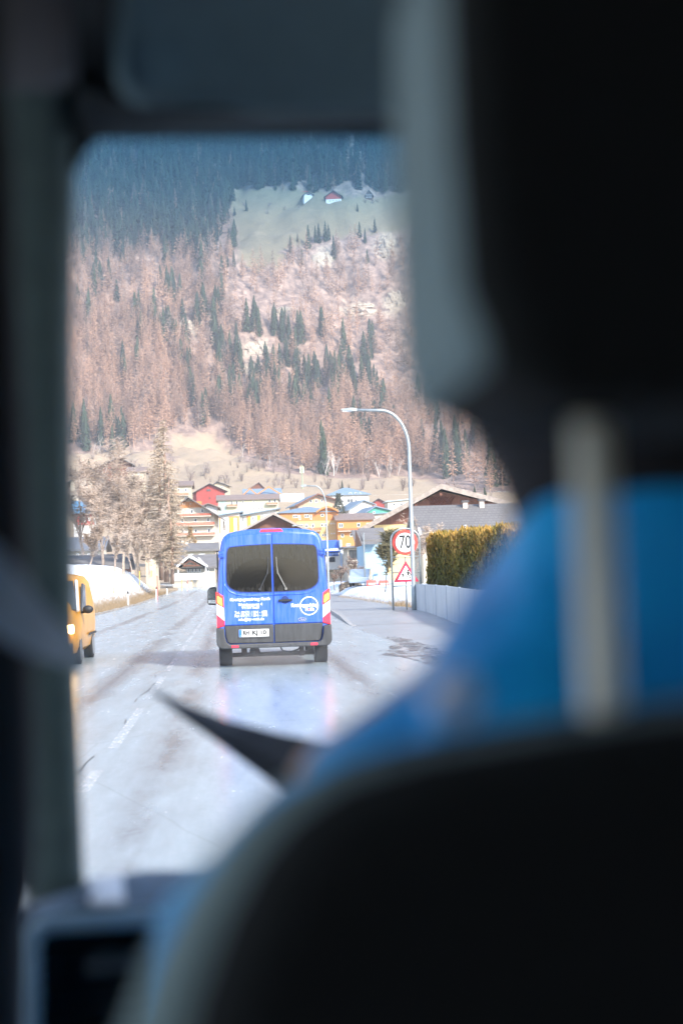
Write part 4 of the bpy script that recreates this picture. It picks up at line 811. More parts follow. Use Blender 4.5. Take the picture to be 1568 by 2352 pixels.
# old houses on the left slope
house('old farmhouse with dark timber gable over a white plastered base', 163, 232, 1128, 1094, 1080, 300, 12, 'gable', 'pale', RG, .1, ax=.55, el=1106, er=1098, timber=T_DK, tz=1098, win=[(208,1091,5,5,T_DK),(203,1112,6,5),(218,1113,5,6)], over=1., name='farmhouse', cat='farmhouse')
house('weathered wooden barn with long grey roof above the left farmhouse', 222, 300, 1086, 1072, 1051, 420, 14, 'gable', T_BR, RG, 0, ax=.66, el=1076, er=1066, name='barn', cat='barn', over=1.2)
house('low whitewashed house with brown roof beside the old barn', 296, 332, 1099, 1083, 1072, 410, 9, 'eaves', 'cream', RBR, 0, win=wrow((306,320),1090,5,5))
def x20(t, X, Z, s): panel(t, 'timber_facing', T_RED, X, Z, 172, 216, 1178, 1206, -.05)
house('house with bright blue roof and red brown walls at the left edge', 170, 218, 1207, 1177, 1150, 230, 10, 'eaves', 'white', mat((.10,.27,.45), .5, .15), 0, win=[(193,1192,9,12),(206,1192,5,8)], extra=x20)
house('cream apartment house seen through the branches of the tall larch', 372, 440, 1168, 1116, 1104, 400, 12, 'eaves', 'cream', RBR, 0, win=wrow((384,398,412,428),1126,5,8)+wrow((384,398,412,428),1144,5,8), balc=[(378,434,1136,4,M_BALB)], name='apartment_house', cat='apartment house')
house('long shed with grey shingle roof behind the crest of the snow field', 120, 286, 1330, 1307, 1279, 150, 9, 'eaves', T_BR, RG, 0, name='shed', cat='shed', over=.5)
house('narrow cream house partly hidden behind the larch trunks', 336, 360, 1330, 1272, 1258, 200, 9, 'gable', 'cream', RBR, 0, win=[(348,1285,6,8),(348,1306,6,8)])
house('dark grey roofed house low behind the bare shrubs on the left', 150, 232, 1290, 1262, 1236, 190, 9, 'eaves', 'pale', mat((.13,.14,.16), .7, .2, 1), 0, win=wrow((180,205),1274,6,7))
# right of the minibus
def x24(t, X, Z, s):
    MB().prism([(-.4,Z(1266)),(-.02,Z(1268)),(3.2,Z(1240)),(2.8,Z(1239))], X(735), X(781), 'x').build('blue_roof_panel', mat((.05,.12,.48), .45, .15, .8, stretch=(2,1,1)), t)
    for x0 in (737, 751, 765): panel(t, 'ribbon_window', mat((.04,.08,.22), .1, .2, .5), X, Z, x0, x0+13, 1264, 1277, -.12)
    MB().box(X(782), X(786), -.3, 6, Z(1306), Z(1240)).build('white_fin', mat((.42,.52,.68), .5, .05), t)
    MB().box(X(728), X(812), .9, 8, -5, Z(1303)).build('basement', wall_m('pale'), t)
house('modern white house with deep blue roof panel and ribbon window', 735, 814, 1305, 1266, 1262, 210, 9, 'mono', 'white', m_white, .05, ax=.5, win=[(763,1285,13,11,m_black),(790,1275,4,9),(801,1280,4,9)], extra=x24, over=.15, found=.2, name='modern_house')
house('glass fronted dark flat roofed house behind the steel pole', 800, 848, 1330, 1259, 1255, 200, 8, 'mono', 'pale', mat((.12,.12,.13), .6, .2), 0, win=[(812,1274,18,22,m_black),(832,1274,16,22,m_black)], balc=[(800,846,1292,6,m_black)], name='modern_house')
def x26(t, X, Z, s):
    MB().prism([(-.9,Z(1250)),(-.6,Z(1248)),(3.2,Z(1215)),(2.9,Z(1213))], X(817), X(868), 'x').build('roof_panel', RG, t)
    MB().prism([(X(815),Z(1256)),(X(832),Z(1253)),(X(818),Z(1216))], -1.0, -.85).build('timber_gable', T_DK, t)
    MB().tube([(X(856),-.1,Z(1338)),(X(856),-.1,Z(1322)),(X(861),-.1,Z(1319)),(X(868),-.1,Z(1319))], .06, 6).build('downpipe', mat((.12,.22,.32), .5, .1), t)
house('pale blue rendered house with grey roof panel and dark wooden gable end', 838, 892, 1352, 1245, 1216, 124, 7, 'eaves', 'blue', RG, 0, extra=x26, over=.1, found=1.)
def x27(t, X, Z, s):
    mb = MB(); xa = X(1018)
    for k in range(-3, 4): mb.tube([(xa+k*.32-.5,-.15,Z(1168)),(xa+k*.32+.5,-.15,Z(1140))], .05, 4); mb.tube([(xa+k*.32+.5,-.15,Z(1168)),(xa+k*.32-.5,-.15,Z(1140))], .05, 4)
    mb.build('carved_lattice', mat((.12,.035,.02), .8, .3), t)
    mb = MB()
    for x in (900, 960, 1018, 1078, 1128): mb.box(X(x)-.12, X(x)+.12, -1.5, 0, Z(1121+abs(x-1018)*.40)-.75, Z(1121+abs(x-1018)*.40)-.45)
    mb.build('purlin_end', T_BR, t)
    for x, y0, y1 in ((882,1222,1275),(900,1222,1275)): panel(t, 'window_shutter', mat((.30,.36,.22), .7, .2), X, Z, x-7, x+1, y0+8, y1-14, -.05)
house('big chalet with carved brown timber gable and cream yellow lower walls', 862, 1158, 1345, 1175, 1121, 142, 20, 'gable', mat(WC['yellow'], .85, .1, .5), RG, -.10, ax=.53, el=1200, er=1162, timber=T_BR, tz=1200, over=1.5, extra=x27, name='chalet', cat='chalet', win=[(925,1240,14,18),(985,1240,14,18),(1045,1240,14,18)], trim=mat((.28,.23,.19), .8, .3, 3), th=.35)
def x28(t, X, Z, s):
    MB().prism([(1.55,Z(1199)),(1.50,Z(1199)+.12),(2.3,Z(1187)+.12),(2.35,Z(1187))], X(1122), X(1141), 'x').build('skylight', mat((.35,.55,.70), .1, .1), t)
    mb = MB()
    for i in range(10): mb.box(X(985+i*9+(i % 3)*4), X(985+i*9+(i % 3)*4)+.08, 1.2+(i % 3)*.9, 1.28+(i % 3)*.9, Z(1205-(i % 3)*14), Z(1205-(i % 3)*14)+.14)
    mb.build('snow_guard', m_white, t)
    for x in (965.5, 1219): MB().prism([(-.8,Z(1226)),(-.8,Z(1223)),(4.4,Z(1158)),(4.4,Z(1161))], X(x)-.09, X(x)+.09, 'x').build('verge_flashing', m_white, t)
    MB().box(X(970), X(1067), -1.2, -.4, Z(1224), Z(1219)).build('fascia', wall_m('cream'), t); MB().box(X(1066), X(1069), -1.25, -.4, Z(1229), Z(1205)).build('vent_pipe', m_white, t)
m_tile, nt, b, co = base('roof_tile'); br_ = nt.nodes.new('ShaderNodeTexBrick'); mp = nt.nodes.new('ShaderNodeMapping'); mp.inputs['Rotation'].default_value = (R(90), 0, 0); nt.links.new(co, mp.inputs[0]); nt.links.new(mp.outputs[0], br_.inputs['Vector'])
br_.inputs['Color1'].default_value = (.12,.11,.105,1); br_.inputs['Color2'].default_value = (.16,.15,.14,1); br_.inputs['Mortar'].default_value = (.05,.045,.045,1); br_.inputs['Scale'].default_value = 1.5; br_.inputs['Mortar Size'].default_value = .03; br_.inputs['Row Height'].default_value = .3
nt.links.new(mixc(nt, noise(nt, co, .6, 5), br_.outputs['Color'], (.16,.15,.145)), b.inputs['Base Color']); b.inputs['Roughness'].default_value = .8
house('house with large grey tiled roof, skylight and two chimneys behind the hedge', 972, 1214, 1345, 1223, 1158, 104, 9, 'eaves', 'cream', m_tile, -.02, win=[(1010,1245,16,20),(1060,1245,16,20)], extra=x28, over=.35, chim=[(1092,1162,1145,11),(1132,1166,1143,11)])
# upper farmsteads
f1, ok = hit([707, 766, 846, 697], [462, 464, 457, 442])
def hs(i, px): return f1[i][1]
def xf1(t, X, Z, s): pass
house('white gabled farmhouse alone at the top of the high mountain meadow', 698, 719, 463, 447, 441, hs(0,0), 12, 'gable', 'white', RD, .1, win=[(708,446,7,3,T_BR)], over=1.2, name='farmhouse', cat='farmhouse', group=None)
house('dark red timber barn on a white base in the high mountain meadow', 748, 784, 466, 450, 438, hs(1,0), 14, 'gable', 'white', RD, -.15, ax=.5, timber=T_RED, tz=457, win=wrow((757,765,773,780),461,3,3), over=1.5, name='barn', cat='barn')
house('small brown farmhouse with rows of pale windows, rightmost in the high meadow', 838, 856, 459, 448, 436, hs(2,0), 12, 'gable', T_DK, RD, 0, win=wrow((842,847,852),447,3,2)+wrow((842,847,852),453,3,2), over=.8, name='farmhouse', cat='farmhouse', timber=None)
house('small shed with red brown roof behind the white farmhouse on the meadow', 696, 718, 443, 440, 434, hs(3,0), 8, 'eaves', T_BR, T_RED, 0, name='shed', cat='shed')
# mobile phone mast
y = 600; g = ground(700, y); t = thing('antenna_mast', 'slender antenna mast with pale panels at the foot of the wood', 'mast', g); h = CAM.z+(hor(700)-1068)*y/FX-g.z
MB().tube([(0,0,-1),(0,0,h)], [.32,.2], 8).build('shaft', mat((.30,.36,.24), .6, .1), t); mb = MB(); [mb.box(x-.22, x+.22, yy-.15, yy+.15, h-3.4, h-.6) for x, yy in ((-.6,-.2),(.6,-.2),(0,.6))]; mb.build('antenna_panel', mat((.75,.75,.5), .5, .1), t)
# stone wall and silver car by the orchard
m_stone, nt, b, co = base('dry_stone'); vo_ = nt.nodes.new('ShaderNodeTexVoronoi'); vo_.inputs['Scale'].default_value = 3.2; mp = nt.nodes.new('ShaderNodeMapping'); mp.inputs['Scale'].default_value = (1,1,1.8); nt.links.new(co, mp.inputs[0]); nt.links.new(mp.outputs[0], vo_.inputs['Vector'])
sp = nt.nodes.new('ShaderNodeSeparateColor'); nt.links.new(vo_.outputs['Color'], sp.inputs[0]); c = ramp(nt, sp.outputs[0], [(0, (.18,.14,.10)), (1, (.52,.44,.34))]); setc(nt, b.inputs['Base Color'], mixc(nt, ramp(nt, vo_.outputs['Distance'], [(.25,(0,0,0)),(.5,(1,1,1))]), c, (.07,.06,.05))); b.inputs['Roughness'].default_value = .9; bump(nt, b, vo_.outputs['Distance'], .8, .1)
g = PY(806, 1356, 118); t = thing('stone_wall', 'rough dry stone wall at the edge of the snow by the orchard', 'wall', g); k = 118/FX
MB().prism([(-27*k,-.3),(26*k,-.3),(26*k,14*k),(12*k,20*k),(-8*k,21*k),(-20*k,17*k),(-27*k,12*k)], 0, .6).build('masonry', m_stone, t, bevel=.06)
g = PY(829, 1347, 114); cr = thing('parked_car', 'silver parked car half hidden by the snow bank near the red barriers', 'car', g, R(80))
prof = [(-2.0,.3),(-2.05,.75),(-1.3,.95),(-.7,1.38),(.7,1.42),(1.4,1.0),(2.0,.85),(2.05,.3)]
MB().prism(prof, -.8, .8).build('body', mat((.50,.56,.60), .3, .05, metal=.5), cr, bevel=.08); MB().prism([(-1.15,.95),(-.66,1.33),(.66,1.36),(1.2,1.0)], -.815, .815).build('side_window', m_glassdark, cr)
for x in (-1.3, 1.3):
    for yy in (-.8, .65): MB().disc((x, .30), .31, yy, yy+.15, 18).build('wheel', m_rubber, cr)
# ------------------------------------------------------------------ trees
def leaf_mat(name, stops, rough=.85, trans=0.):
    m, nt, b, co = base(name)
    oi = nt.nodes.new('ShaderNodeObjectInfo').outputs['Random']; a = nt.nodes.new('ShaderNodeAttribute'); a.attribute_name = 'tint'
    f = math_(nt, 'FRACT', math_(nt, 'ADD', oi, a.outputs['Fac']))
    setc(nt, b.inputs['Base Color'], ramp(nt, f, stops)); b.inputs['Roughness'].default_value = rough; b.inputs['Specular IOR Level'].default_value = .2
    return m
m_spr = leaf_mat('spruce_needles', [(0, (.022,.042,.028)), (.5, (.036,.062,.036)), (1, (.06,.085,.045))])
m_sprd = leaf_mat('shaded_spruce_needles', [(0, (.018,.036,.026)), (.5, (.03,.052,.034)), (.9, (.045,.065,.04)), (1, (.13,.10,.08))])
m_lar = leaf_mat('bare_larch_twigs', [(0, (.22,.145,.115)), (.3, (.38,.235,.165)), (.6, (.54,.34,.235)), (.8, (.43,.26,.175)), (1, (.30,.24,.21))])
m_twig = leaf_mat('bare_twigs', [(0, (.20,.15,.125)), (.5, (.30,.24,.20)), (1, (.27,.22,.22))])
m_birch = mat((.66,.60,.55), .8, .25, 8)
def tri_conifer(seed, n_lev, n_br, rad, bare, w0, top=.92):
    """unit height tree of single triangles; returns vertices (3n, 3)"""
    g = np.random.default_rng(seed); V = []
    def tr(a, b_, c_): V.extend((a, b_, c_))
    q = .011 if bare else .014
    for k in range(3):
        t0, t1 = 2.1*k, 2.1*(k+1); tr((q*math.cos(t0), q*math.sin(t0), -.08), (q*math.cos(t1), q*math.sin(t1), -.08), (0, 0, .98))
    z0 = .16 if bare else .04
    for i in range(n_lev):
        f = (i+g.uniform(-.4, .4))/n_lev; f = min(max(f, 0), 1); z = z0+(1-z0)*f*.985; r = rad*((1-f)**.8*(.55+.45*min(1, f*6+.35)))+.008
        for k in range(n_br):
            a = g.uniform(0, 6.283); rr = r*g.uniform(.6, 1.12); wd = w0*g.uniform(.6, 1.3)*(.35+.65*(1-f)); ca, sa = math.cos(a), math.sin(a)
            s0 = rr*g.uniform(0, .35)
            dz = (g.uniform(-.02, .07) if bare else g.uniform(-.055, -.01))*(1-f*.5)
            if bare:
                tr((ca*s0-sa*wd*.3, sa*s0+ca*wd*.3, z), (ca*s0+sa*wd*.3, sa*s0-ca*wd*.3, z), (ca*rr, sa*rr, z+dz))
                m = g.uniform(.3, .9); x, y, zz = ca*rr*m, sa*rr*m, z+dz*m; b2 = a+g.choice((-1, 1))*g.uniform(.5, 1.2); L = rr*.5
                tr((x, y, zz-wd*.35), (x, y, zz+wd*.35), (x+math.cos(b2)*L, y+math.sin(b2)*L, zz+g.uniform(-.03, .03)))
            else:
                tr((ca*s0-sa*wd, sa*s0+ca*wd, z+.03), (ca*s0+sa*wd, sa*s0-ca*wd, z+.03), (ca*rr, sa*rr, z+dz))
                m = g.uniform(.5, .85); x, y = ca*rr*m, sa*rr*m
                tr((x-sa*wd*.8, y+ca*wd*.8, z+dz*m), (x+sa*wd*.8, y-ca*wd*.8, z+dz*m), (x*1.1, y*1.1, z+dz*m-.06))
    return np.array(V)
def tri_bush(seed, n, rad, w0, stems=5):
    g = np.random.default_rng(seed); V = []
    for s_ in range(stems):
        a = g.uniform(0, 6.283); x, y = math.cos(a)*rad*.35, math.sin(a)*rad*.35; t = w0*.9
        V.extend(((-t, 0, -.1), (t, 0, -.1), (x, y, .75))); V.extend(((0, -t, -.1), (0, t, -.1), (x, y, .75)))
        for k in range(n//stems):
            f = g.uniform(.15, 1); b0 = g.uniform(0, 6.283); c0 = np.array((x*f, y*f, .72*f)); L = g.uniform(.15, .42)*(1.25-f*.5)
            up = g.uniform(.1, .9); d = np.array((math.cos(b0)*rad*1.6, math.sin(b0)*rad*1.6, up))*L; e = c0+d
            w_ = w0*g.uniform(.3, .7); V.extend((c0+(w_,0,0), c0-(w_,0,0), e)); 
            for j in range(3):
                m = g.uniform(.4, 1); p = c0+d*m; d2 = np.array((g.normal()*rad*.5, g.normal()*rad*.5, g.uniform(0, .5)))*L*.7; V.extend((p+(0,w_*.5,0), p-(0,w_*.5,0), p+d2))
    return np.array(V)
SPR = [tri_conifer(i, 24, 9, .215+.025*(i % 3), False, .045) for i in range(5)]
LAR = [tri_conifer(50+i, 26, 4, .15+.025*(i % 3), True, .042) for i in range(6)]
BSH = [tri_bush(80+i, 60, .45, .022) for i in range(4)]
def tri_mesh(name, V, m): return fast_mesh(name, V, np.arange(len(V)).reshape(-1, 3), m)
def stuff(name, protos, pos, hts, m, label, wid=None):
    VS = []; TT = []
    for i, (p, h) in enumerate(zip(pos, hts)):
        V = protos[i % len(protos)]; a = rng.uniform(0, 6.283); ca, sa = math.cos(a), math.sin(a); kx = h*(rng.uniform(.85, 1.2) if wid is None else wid)
        VS.append(np.stack([(V[:,0]*ca-V[:,1]*sa)*kx+p[0], (V[:,0]*sa+V[:,1]*ca)*kx+p[1], V[:,2]*h+p[2]-.3], 1)); TT.append(np.full(len(V), rng.uniform(0, 1)))
    V = np.concatenate(VS); me = fast_mesh(name, V, np.arange(len(V)).reshape(-1, 3), m, np.concatenate(TT))
    o = bpy.data.objects.new(name, me); COL.objects.link(o); return tag(o, label, 'forest', None, 'stuff')
def sample(poly, n, avoid=()):
    xs = [p[0] for p in poly]; ys = [p[1] for p in poly]; PX = rng.uniform(min(xs), max(xs), n*4); PYy = rng.uniform(min(ys), max(ys), n*4)
    k = inpoly(PX, PYy, poly)
    jx, jy = rng.normal(size=len(PX))*6, rng.normal(size=len(PX))*4
    for a in avoid: k &= ~inpoly(PX+jx, PYy+jy, a)
    for (u, v, a_, b_) in ROCKS: k &= ~((np.hypot((PX-u)/a_, (PYy-v)/b_) < .8) & (rng.uniform(size=len(PX)) < .9))
    PX, PYy = PX[k][:n], PYy[k][:n]; pos, ok = hit(PX, PYy, 400); ok &= pos[:,1] > 540
    return pos[ok]
spr_mesh = [tri_mesh('spruce_tree', V, m_spr) for V in SPR]; lar_mesh = [tri_mesh('bare_larch', V, m_lar) for V in LAR]; bsh_mesh = [tri_mesh('bare_shrub', V, m_twig) for V in BSH]
def tree(name, me, pos, h, label, cat, group, kx=1.):
    o = bpy.data.objects.new(name, me); COL.objects.link(o); o.location = (pos[0], pos[1], pos[2]-.3); o.scale = (h*kx, h*kx, h); o.rotation_euler = (0, 0, random.uniform(0, 6.28)); return tag(o, label, cat, group)
AV = [UPPER, LOWER]
UP_DARK = [(-150,120),(1600,120),(1600,428),(1350,428),(960,440),(860,440),(640,428),(524,436),(522,505),(505,560),(450,600),(350,565),(300,595),(-150,585)]
pos = sample(UP_DARK, 5200, [UPPER]); stuff('spruce_forest', SPR, pos, rng.uniform(15, 26, len(pos)), m_sprd, 'dense dark spruce forest covering the upper mountainside')
pos = sample(UP_DARK, 800, [UPPER]); stuff('larch_forest', LAR, pos, rng.uniform(14, 22, len(pos)), m_lar, 'thin scatter of bare grey larches within the dark upper forest')
MIDL = [(60,570),(300,585),(350,560),(450,590),(530,580),(545,640),(480,740),(420,790),(300,740),(60,690)]
LOWL = [(60,670),(300,740),(420,790),(520,905),(620,930),(700,1060),(600,1062),(540,1035),(490,985),(440,985),(390,1000),(330,1025),(60,1030)]
CENT = [(545,640),(640,600),(930,560),(1000,560),(1000,920),(860,930),(620,925),(520,900),(420,790),(480,720)]
BAND = [(600,925),(860,930),(970,920),(975,1092),(840,1094),(760,1090),(660,1078),(590,1062)]
RGT = [(960,900),(1350,900),(1350,1160),(1100,1130),(960,1092)]
lp = np.concatenate([sample(MIDL, 420, AV), sample(LOWL, 1150, AV), sample(CENT, 300, AV), sample(BAND, 560, AV), sample(RGT, 330, AV)])
order = np.argsort(lp[:,1]); near, farl = lp[order[:290]], lp[order[290:]]
stuff('larch_forest', LAR, farl, rng.uniform(13, 21, len(farl))*1.12, m_lar, 'wide wood of bare pinkish larches on the mountainside')
for i, p in enumerate(near): tree('larch_tree', lar_mesh[i % 6], p, rng.uniform(14, 21), 'bare pinkish larch in the lowest rows of the mountain wood', 'tree', 'bare larches along the lower edge of the wood', rng.uniform(.9, 1.25))
# spruces one can tell apart among the bare larches
cl = [(700,470),(560,430),(620,520),(540,300),(300,260),(250,330),(1100,480),(1200,460),(940,420),(1040,430),(835,125),(870,95),(690,200),(695,250),(680,285),(755,250),(765,285),(735,380),(770,430),(850,350),(845,400),(830,450),(990,220),(1030,230),(960,90),(940,110),(985,150),(1050,120),(1160,110),(1120,330),(1050,340),(1135,370),(1080,370),(1220,380),(1225,340),(1290,350),(1340,330),(1380,240),(1385,380),(1370,180),(1250,190),(1290,390),(1010,480),(850,480),(660,140),(470,150),(430,110),(330,130),(400,100),(525,180),(1180,320),(1360,380),(1440,480),(1410,560),(1450,600),(1330,540),(1350,620),(1150,740),(900,310),(920,290)]
pts = []
for cx, cy in cl:
    for k in range(3): pts.append((163+cx/2+rng.normal()*7, 694+cy/2+18+rng.normal()*10))
pts += [(rng.uniform(175, 520), rng.uniform(575, 760)) for k in range(45)]+[(rng.uniform(960, 1180), rng.uniform(930, 1120)) for k in range(38)]+[(rng.uniform(165, 290), rng.uniform(985, 1045)) for k in range(14)]
pts = np.array([p for p in pts if not (inpoly(p[0], p[1], UPPER) or inpoly(p[0], p[1], LOWER))]); sp_, ok = hit(pts[:,0], pts[:,1], 400)
for i, p in enumerate(sp_[ok]): tree('spruce_tree', spr_mesh[i % 5], p, rng.uniform(15, 25), 'dark green spruce standing among the bare larches on the mountainside', 'tree', 'spruces scattered among the larches', rng.uniform(.8, 1.1))
c1 = lambda x, y: (200+x*960/1568)*.8167
r1 = lambda x, y: (350+y*550/898)*.8167
mead = [(1008,590,85),(1040,540,42),(1090,570,110),(1122,545,80),(1138,545,95),(1168,535,95),(1183,530,75),(1060,640,75),(1207,620,110),(1325,520,78),(1350,545,70),(1395,495,70),(1360,635,70),(1315,400,35),(748,655,75),(786,662,40),(720,655,50),(688,610,80),(718,365,60),(805,400,55)]
for i, (x, y, h) in enumerate(mead):
    q, ok = hit([c1(x, y)], [r1(x, y)], 400); s = q[0][1]/FX; lab = {13: 'small dark spruce alone in the open high meadow below the barn', 19: 'small grey bare tree at the left side of the high meadow', 15: 'tiny spruce at the bottom tip of the high meadow'}.get(i, 'dark spruce along the lower rim of the high meadow')
    tree('spruce_tree', spr_mesh[i % 5], q[0], max(7, h*.50*s*1.05), lab, 'tree', None if i in (13, 19, 15) else 'spruces along the lower rim of the high meadow', .9)
ed = [(rng.uniform(520, 540), rng.uniform(450, 600)) for k in range(16)]+[(rng.uniform(530, 900), rng.uniform(432, 440)) for k in range(14)]
ed = np.array(ed); q, ok = hit(ed[:,0], ed[:,1], 400)
for i, p in enumerate(q[ok]): tree('spruce_tree' if i % 3 else 'larch_tree', (spr_mesh if i % 3 else lar_mesh)[i % 5], p, rng.uniform(8, 19), 'spruce at the ragged forest edge around the high meadow' if i % 3 else 'bare larch at the ragged forest edge around the high meadow', 'tree', 'spruces at the edge of the high meadow' if i % 3 else 'larches at the edge of the high meadow', rng.uniform(.9, 1.2))
ed = np.array([(rng.uniform(545, 690), rng.uniform(470, 492)) for k in range(7)]+[(rng.uniform(800, 900), rng.uniform(455, 470)) for k in range(6)]); q, ok = hit(ed[:,0], ed[:,1], 400)
for i, p in enumerate(q[ok]): tree('bare_shrub', bsh_mesh[i % 4], p, rng.uniform(3, 6), 'low bare shrub out on the high mountain meadow', 'shrub', 'bare shrubs on the high meadow', 1.3)
# pale birches at the foot of the wood
def branchy(seed, h, r0, lev=3, spread=.5, nb=3, up=.55):
    g = random.Random(seed); mb = MB()
    def go(p, d, L, r, l):
        n = 3 if l else 4; pts = [p]; q = Vector(p); dd = Vector(d)
        for k in range(n): dd = (dd+Vector((g.gauss(0,.12), g.gauss(0,.12), g.gauss(.04,.06)))).normalized(); q = q+dd*L/n; pts.append(q.copy())
        mb.tube(pts, [r*(1-.6*k/n) for k in range(n+1)], 5 if r > .05 else 3, cap=False)
        if l < lev:
            for k in range(nb+(2 if l == 0 else 0)):
                f = g.uniform(.35, 1.); i = min(int(f*n), n-1); o_ = pts[i].lerp(pts[i+1], f*n-i); a = g.uniform(0, 6.283)
                go(o_, (Vector((math.cos(a)*spread, math.sin(a)*spread, up))+dd*.6).normalized(), L*g.uniform(.42, .68), r*.45, l+1)
    go(Vector((0,0,-.2)), Vector((0,0,1)), h*.62, r0, 0); return mb
bmes = [branchy(300+i, 1, .010, 3, .35, 3, .8) for i in range(3)]
bo_m = [mb.build('birch_tree', m_birch) for mb in bmes]; bmesh_ = [o.data for o in bo_m]
for o in bo_m: bpy.data.objects.remove(o)
for i, (x, y, h) in enumerate([(1165,795,130),(1185,800,150),(1200,795,145),(1215,790,120),(1300,755,90),(1360,760,110),(1418,800,110),(1455,800,120),(1325,780,80),(1130,780,80),(905,765,70),(790,710,70),(100,695,80),(118,695,90),(190,660,60),(1500,800,110),(1240,760,60)]):
    q, ok = hit([163+x/2], [694+y/2], 400); tree('birch_tree', bmesh_[i % 3], q[0], h*.5*q[0][1]/FX*1.1, 'white barked bare birch at the foot of the mountain wood', 'tree', 'pale birches at the foot of the wood', 1.4)
# shrubs on the meadow edges
sh = [(rng.uniform(590, 1000), 1072+rng.uniform(-4, 20)) for k in range(50)]+[(rng.uniform(530, 620), rng.uniform(1035, 1085)) for k in range(14)]+[(rng.uniform(1000, 1180), rng.uniform(1120, 1150)) for k in range(16)]+[(rng.uniform(600, 960), rng.uniform(1095, 1128)) for k in range(26)]+[(rng.uniform(170, 420), rng.uniform(1040, 1120)) for k in range(34)]+[(rng.uniform(430, 560), rng.uniform(1085, 1112)) for k in range(18)]
sh = np.array(sh); q, ok = hit(sh[:,0], sh[:,1], 300)
for i, p in enumerate(q[ok]): tree('bare_shrub', bsh_mesh[i % 4], p, rng.uniform(3, 7.5), 'mauve grey bare shrub on the beige meadow edges above the village', 'shrub', 'bare shrubs on the lower meadow', rng.uniform(.9, 1.5))
# named single trees by the houses
def single(px, base_, top, y, protos, label, cat='tree', nm='spruce_tree', kx=1., m=None):
    p = PY(px, base_, y); tree(nm, protos, p, (base_-top)*y/FX, label, cat, None, kx)
single(786, 1126, 1100, 560, spr_mesh[0], 'single small spruce just behind the white hipped villa')
single(801, 1126, 1111, 565, spr_mesh[1], 'tiny spruce tip right behind the roof of the white villa')
single(205, 1078, 1050, 330, spr_mesh[2], 'small dark conical spruce above the old farmhouse on the left', kx=1.4)
single(1090, 1150, 1112, 300, spr_mesh[3], 'olive green spruce behind the right end of the big chalet roof', kx=1.3)
single(1113, 1152, 1114, 290, spr_mesh[4], 'pale blue green spruce behind the right end of the big chalet roof', kx=1.3)
m_ivy = leaf_mat('ivy_leaves', [(0, (.035,.05,.035)), (1, (.08,.085,.055))]); m_thu = leaf_mat('brown_thuja', [(0, (.16,.11,.06)), (1, (.30,.20,.10))])
def shrub_mesh(nm, m, seed, n=700, cone=.3):
    g = np.random.default_rng(seed); V = []
    for k in range(n):
        z = g.uniform(0, 1); r = .33*(1-z*.75 if cone else math.sqrt(max(.02, 1-(2*z-1)**2)))*(.75+.25*math.sin(7*z)); a = g.uniform(0, 6.283); p = np.array((math.cos(a)*r, math.sin(a)*r, z))*g.uniform(.75, 1.06); p[2] = z
        for q_ in range(1): V.extend((p+g.normal(size=3)*.03, p+g.normal(size=3)*.03, p+g.normal(size=3)*.03+(0,0,.04)))
    return tri_mesh(nm, np.array(V), m)
single(778, 1180, 1132, 440, shrub_mesh('ivy_tree', m_ivy, 5, 900), 'dark ivy clad tree beside the peach coloured house', nm='ivy_tree', kx=1.2)
single(438, 1250, 1207, 300, shrub_mesh('thuja_shrub', m_thu, 6), 'brown conical shrub in front of the tall balcony house', 'shrub', 'thuja_shrub', 1.1)
single(515, 1216, 1194, 360, shrub_mesh('thuja_shrub', m_thu, 7), 'narrow brown shrub before the block with orange and yellow panels', 'shrub', 'thuja_shrub', .6)
m_dsh = leaf_mat('dark_evergreen', [(0, (.09,.095,.055)), (.6, (.16,.14,.08)), (1, (.28,.22,.15))])
pass
# tall larches beside the road
def big_larch(seed, h):
    g = random.Random(seed); tb_ = MB(); tb_.tube([(0,0,-.5),(g.uniform(-.1,.1),0,h*.35),(g.uniform(-.3,.3),g.uniform(-.2,.2),h*.7),(0,0,h)], [h*.017, h*.014, h*.008, .02], 8)
    V = []
    for i in range(230):
        f = g.uniform(.10, .99); z = h*f; r = h*.20*((1-f)**.7)*g.uniform(.6, 1.1)*(min(1, .45+f*1.6))+.25; a = g.uniform(0, 6.283); p0 = Vector((0,0,z)); d = Vector((math.cos(a), math.sin(a), g.uniform(-.30,.12))); p1 = p0+d*r; wd = .045+.04*(1-f)
        n_ = Vector((0,0,1)).cross(d).normalized()*wd; V += [p0+n_, p0-n_, p1]; V += [p0+Vector((0,0,wd)), p0-Vector((0,0,wd)), p1]
        for k in range(int(5+r*4.)):
            m = g.uniform(.2, 1.); p = p0.lerp(p1, m); e = p+Vector((g.gauss(0,.28), g.gauss(0,.28), g.uniform(-.55,.15)))*(.5+r*.13); q = Vector((g.gauss(0,1), g.gauss(0,1), g.gauss(0,1)))  .normalized()*.042; V += [p+q, p-q, e]
            e2 = p.lerp(e, .5)+Vector((g.gauss(0,.2), g.gauss(0,.2), g.uniform(-.3,.1))); V += [p.lerp(e,.5)+q, p.lerp(e,.5)-q, e2]
    return tb_, np.array([tuple(v) for v in V])
m_lbk = mat((.30,.20,.15), .9, .35, 3, stretch=(3,3,.4), bmp=.3); m_lbr = leaf_mat('larch_twigs', [(0, (.36,.28,.205)), (1, (.46,.365,.28))])
for i, (px, base_, top, y, lab) in enumerate([(383,1326,962,148,'tall bare larch, left of the three trunks at the end of the snow bank'),(371,1322,1000,152,'tall bare larch set back behind the other trunks by the snow bank'),(396,1330,1075,146,'slimmer bare larch, rightmost of the trunks at the end of the snow bank')]):
    p = PY(px, base_, y); t = thing('larch_tree', lab, 'tree', p); h = (base_-top)*y/FX; tb_, V = big_larch(20+i, h); tb_.build('trunk', m_lbk, t, smooth=True); me = tri_mesh('crown', V, m_lbr); o = bpy.data.objects.new('crown', me); COL.objects.link(o); o.parent = t
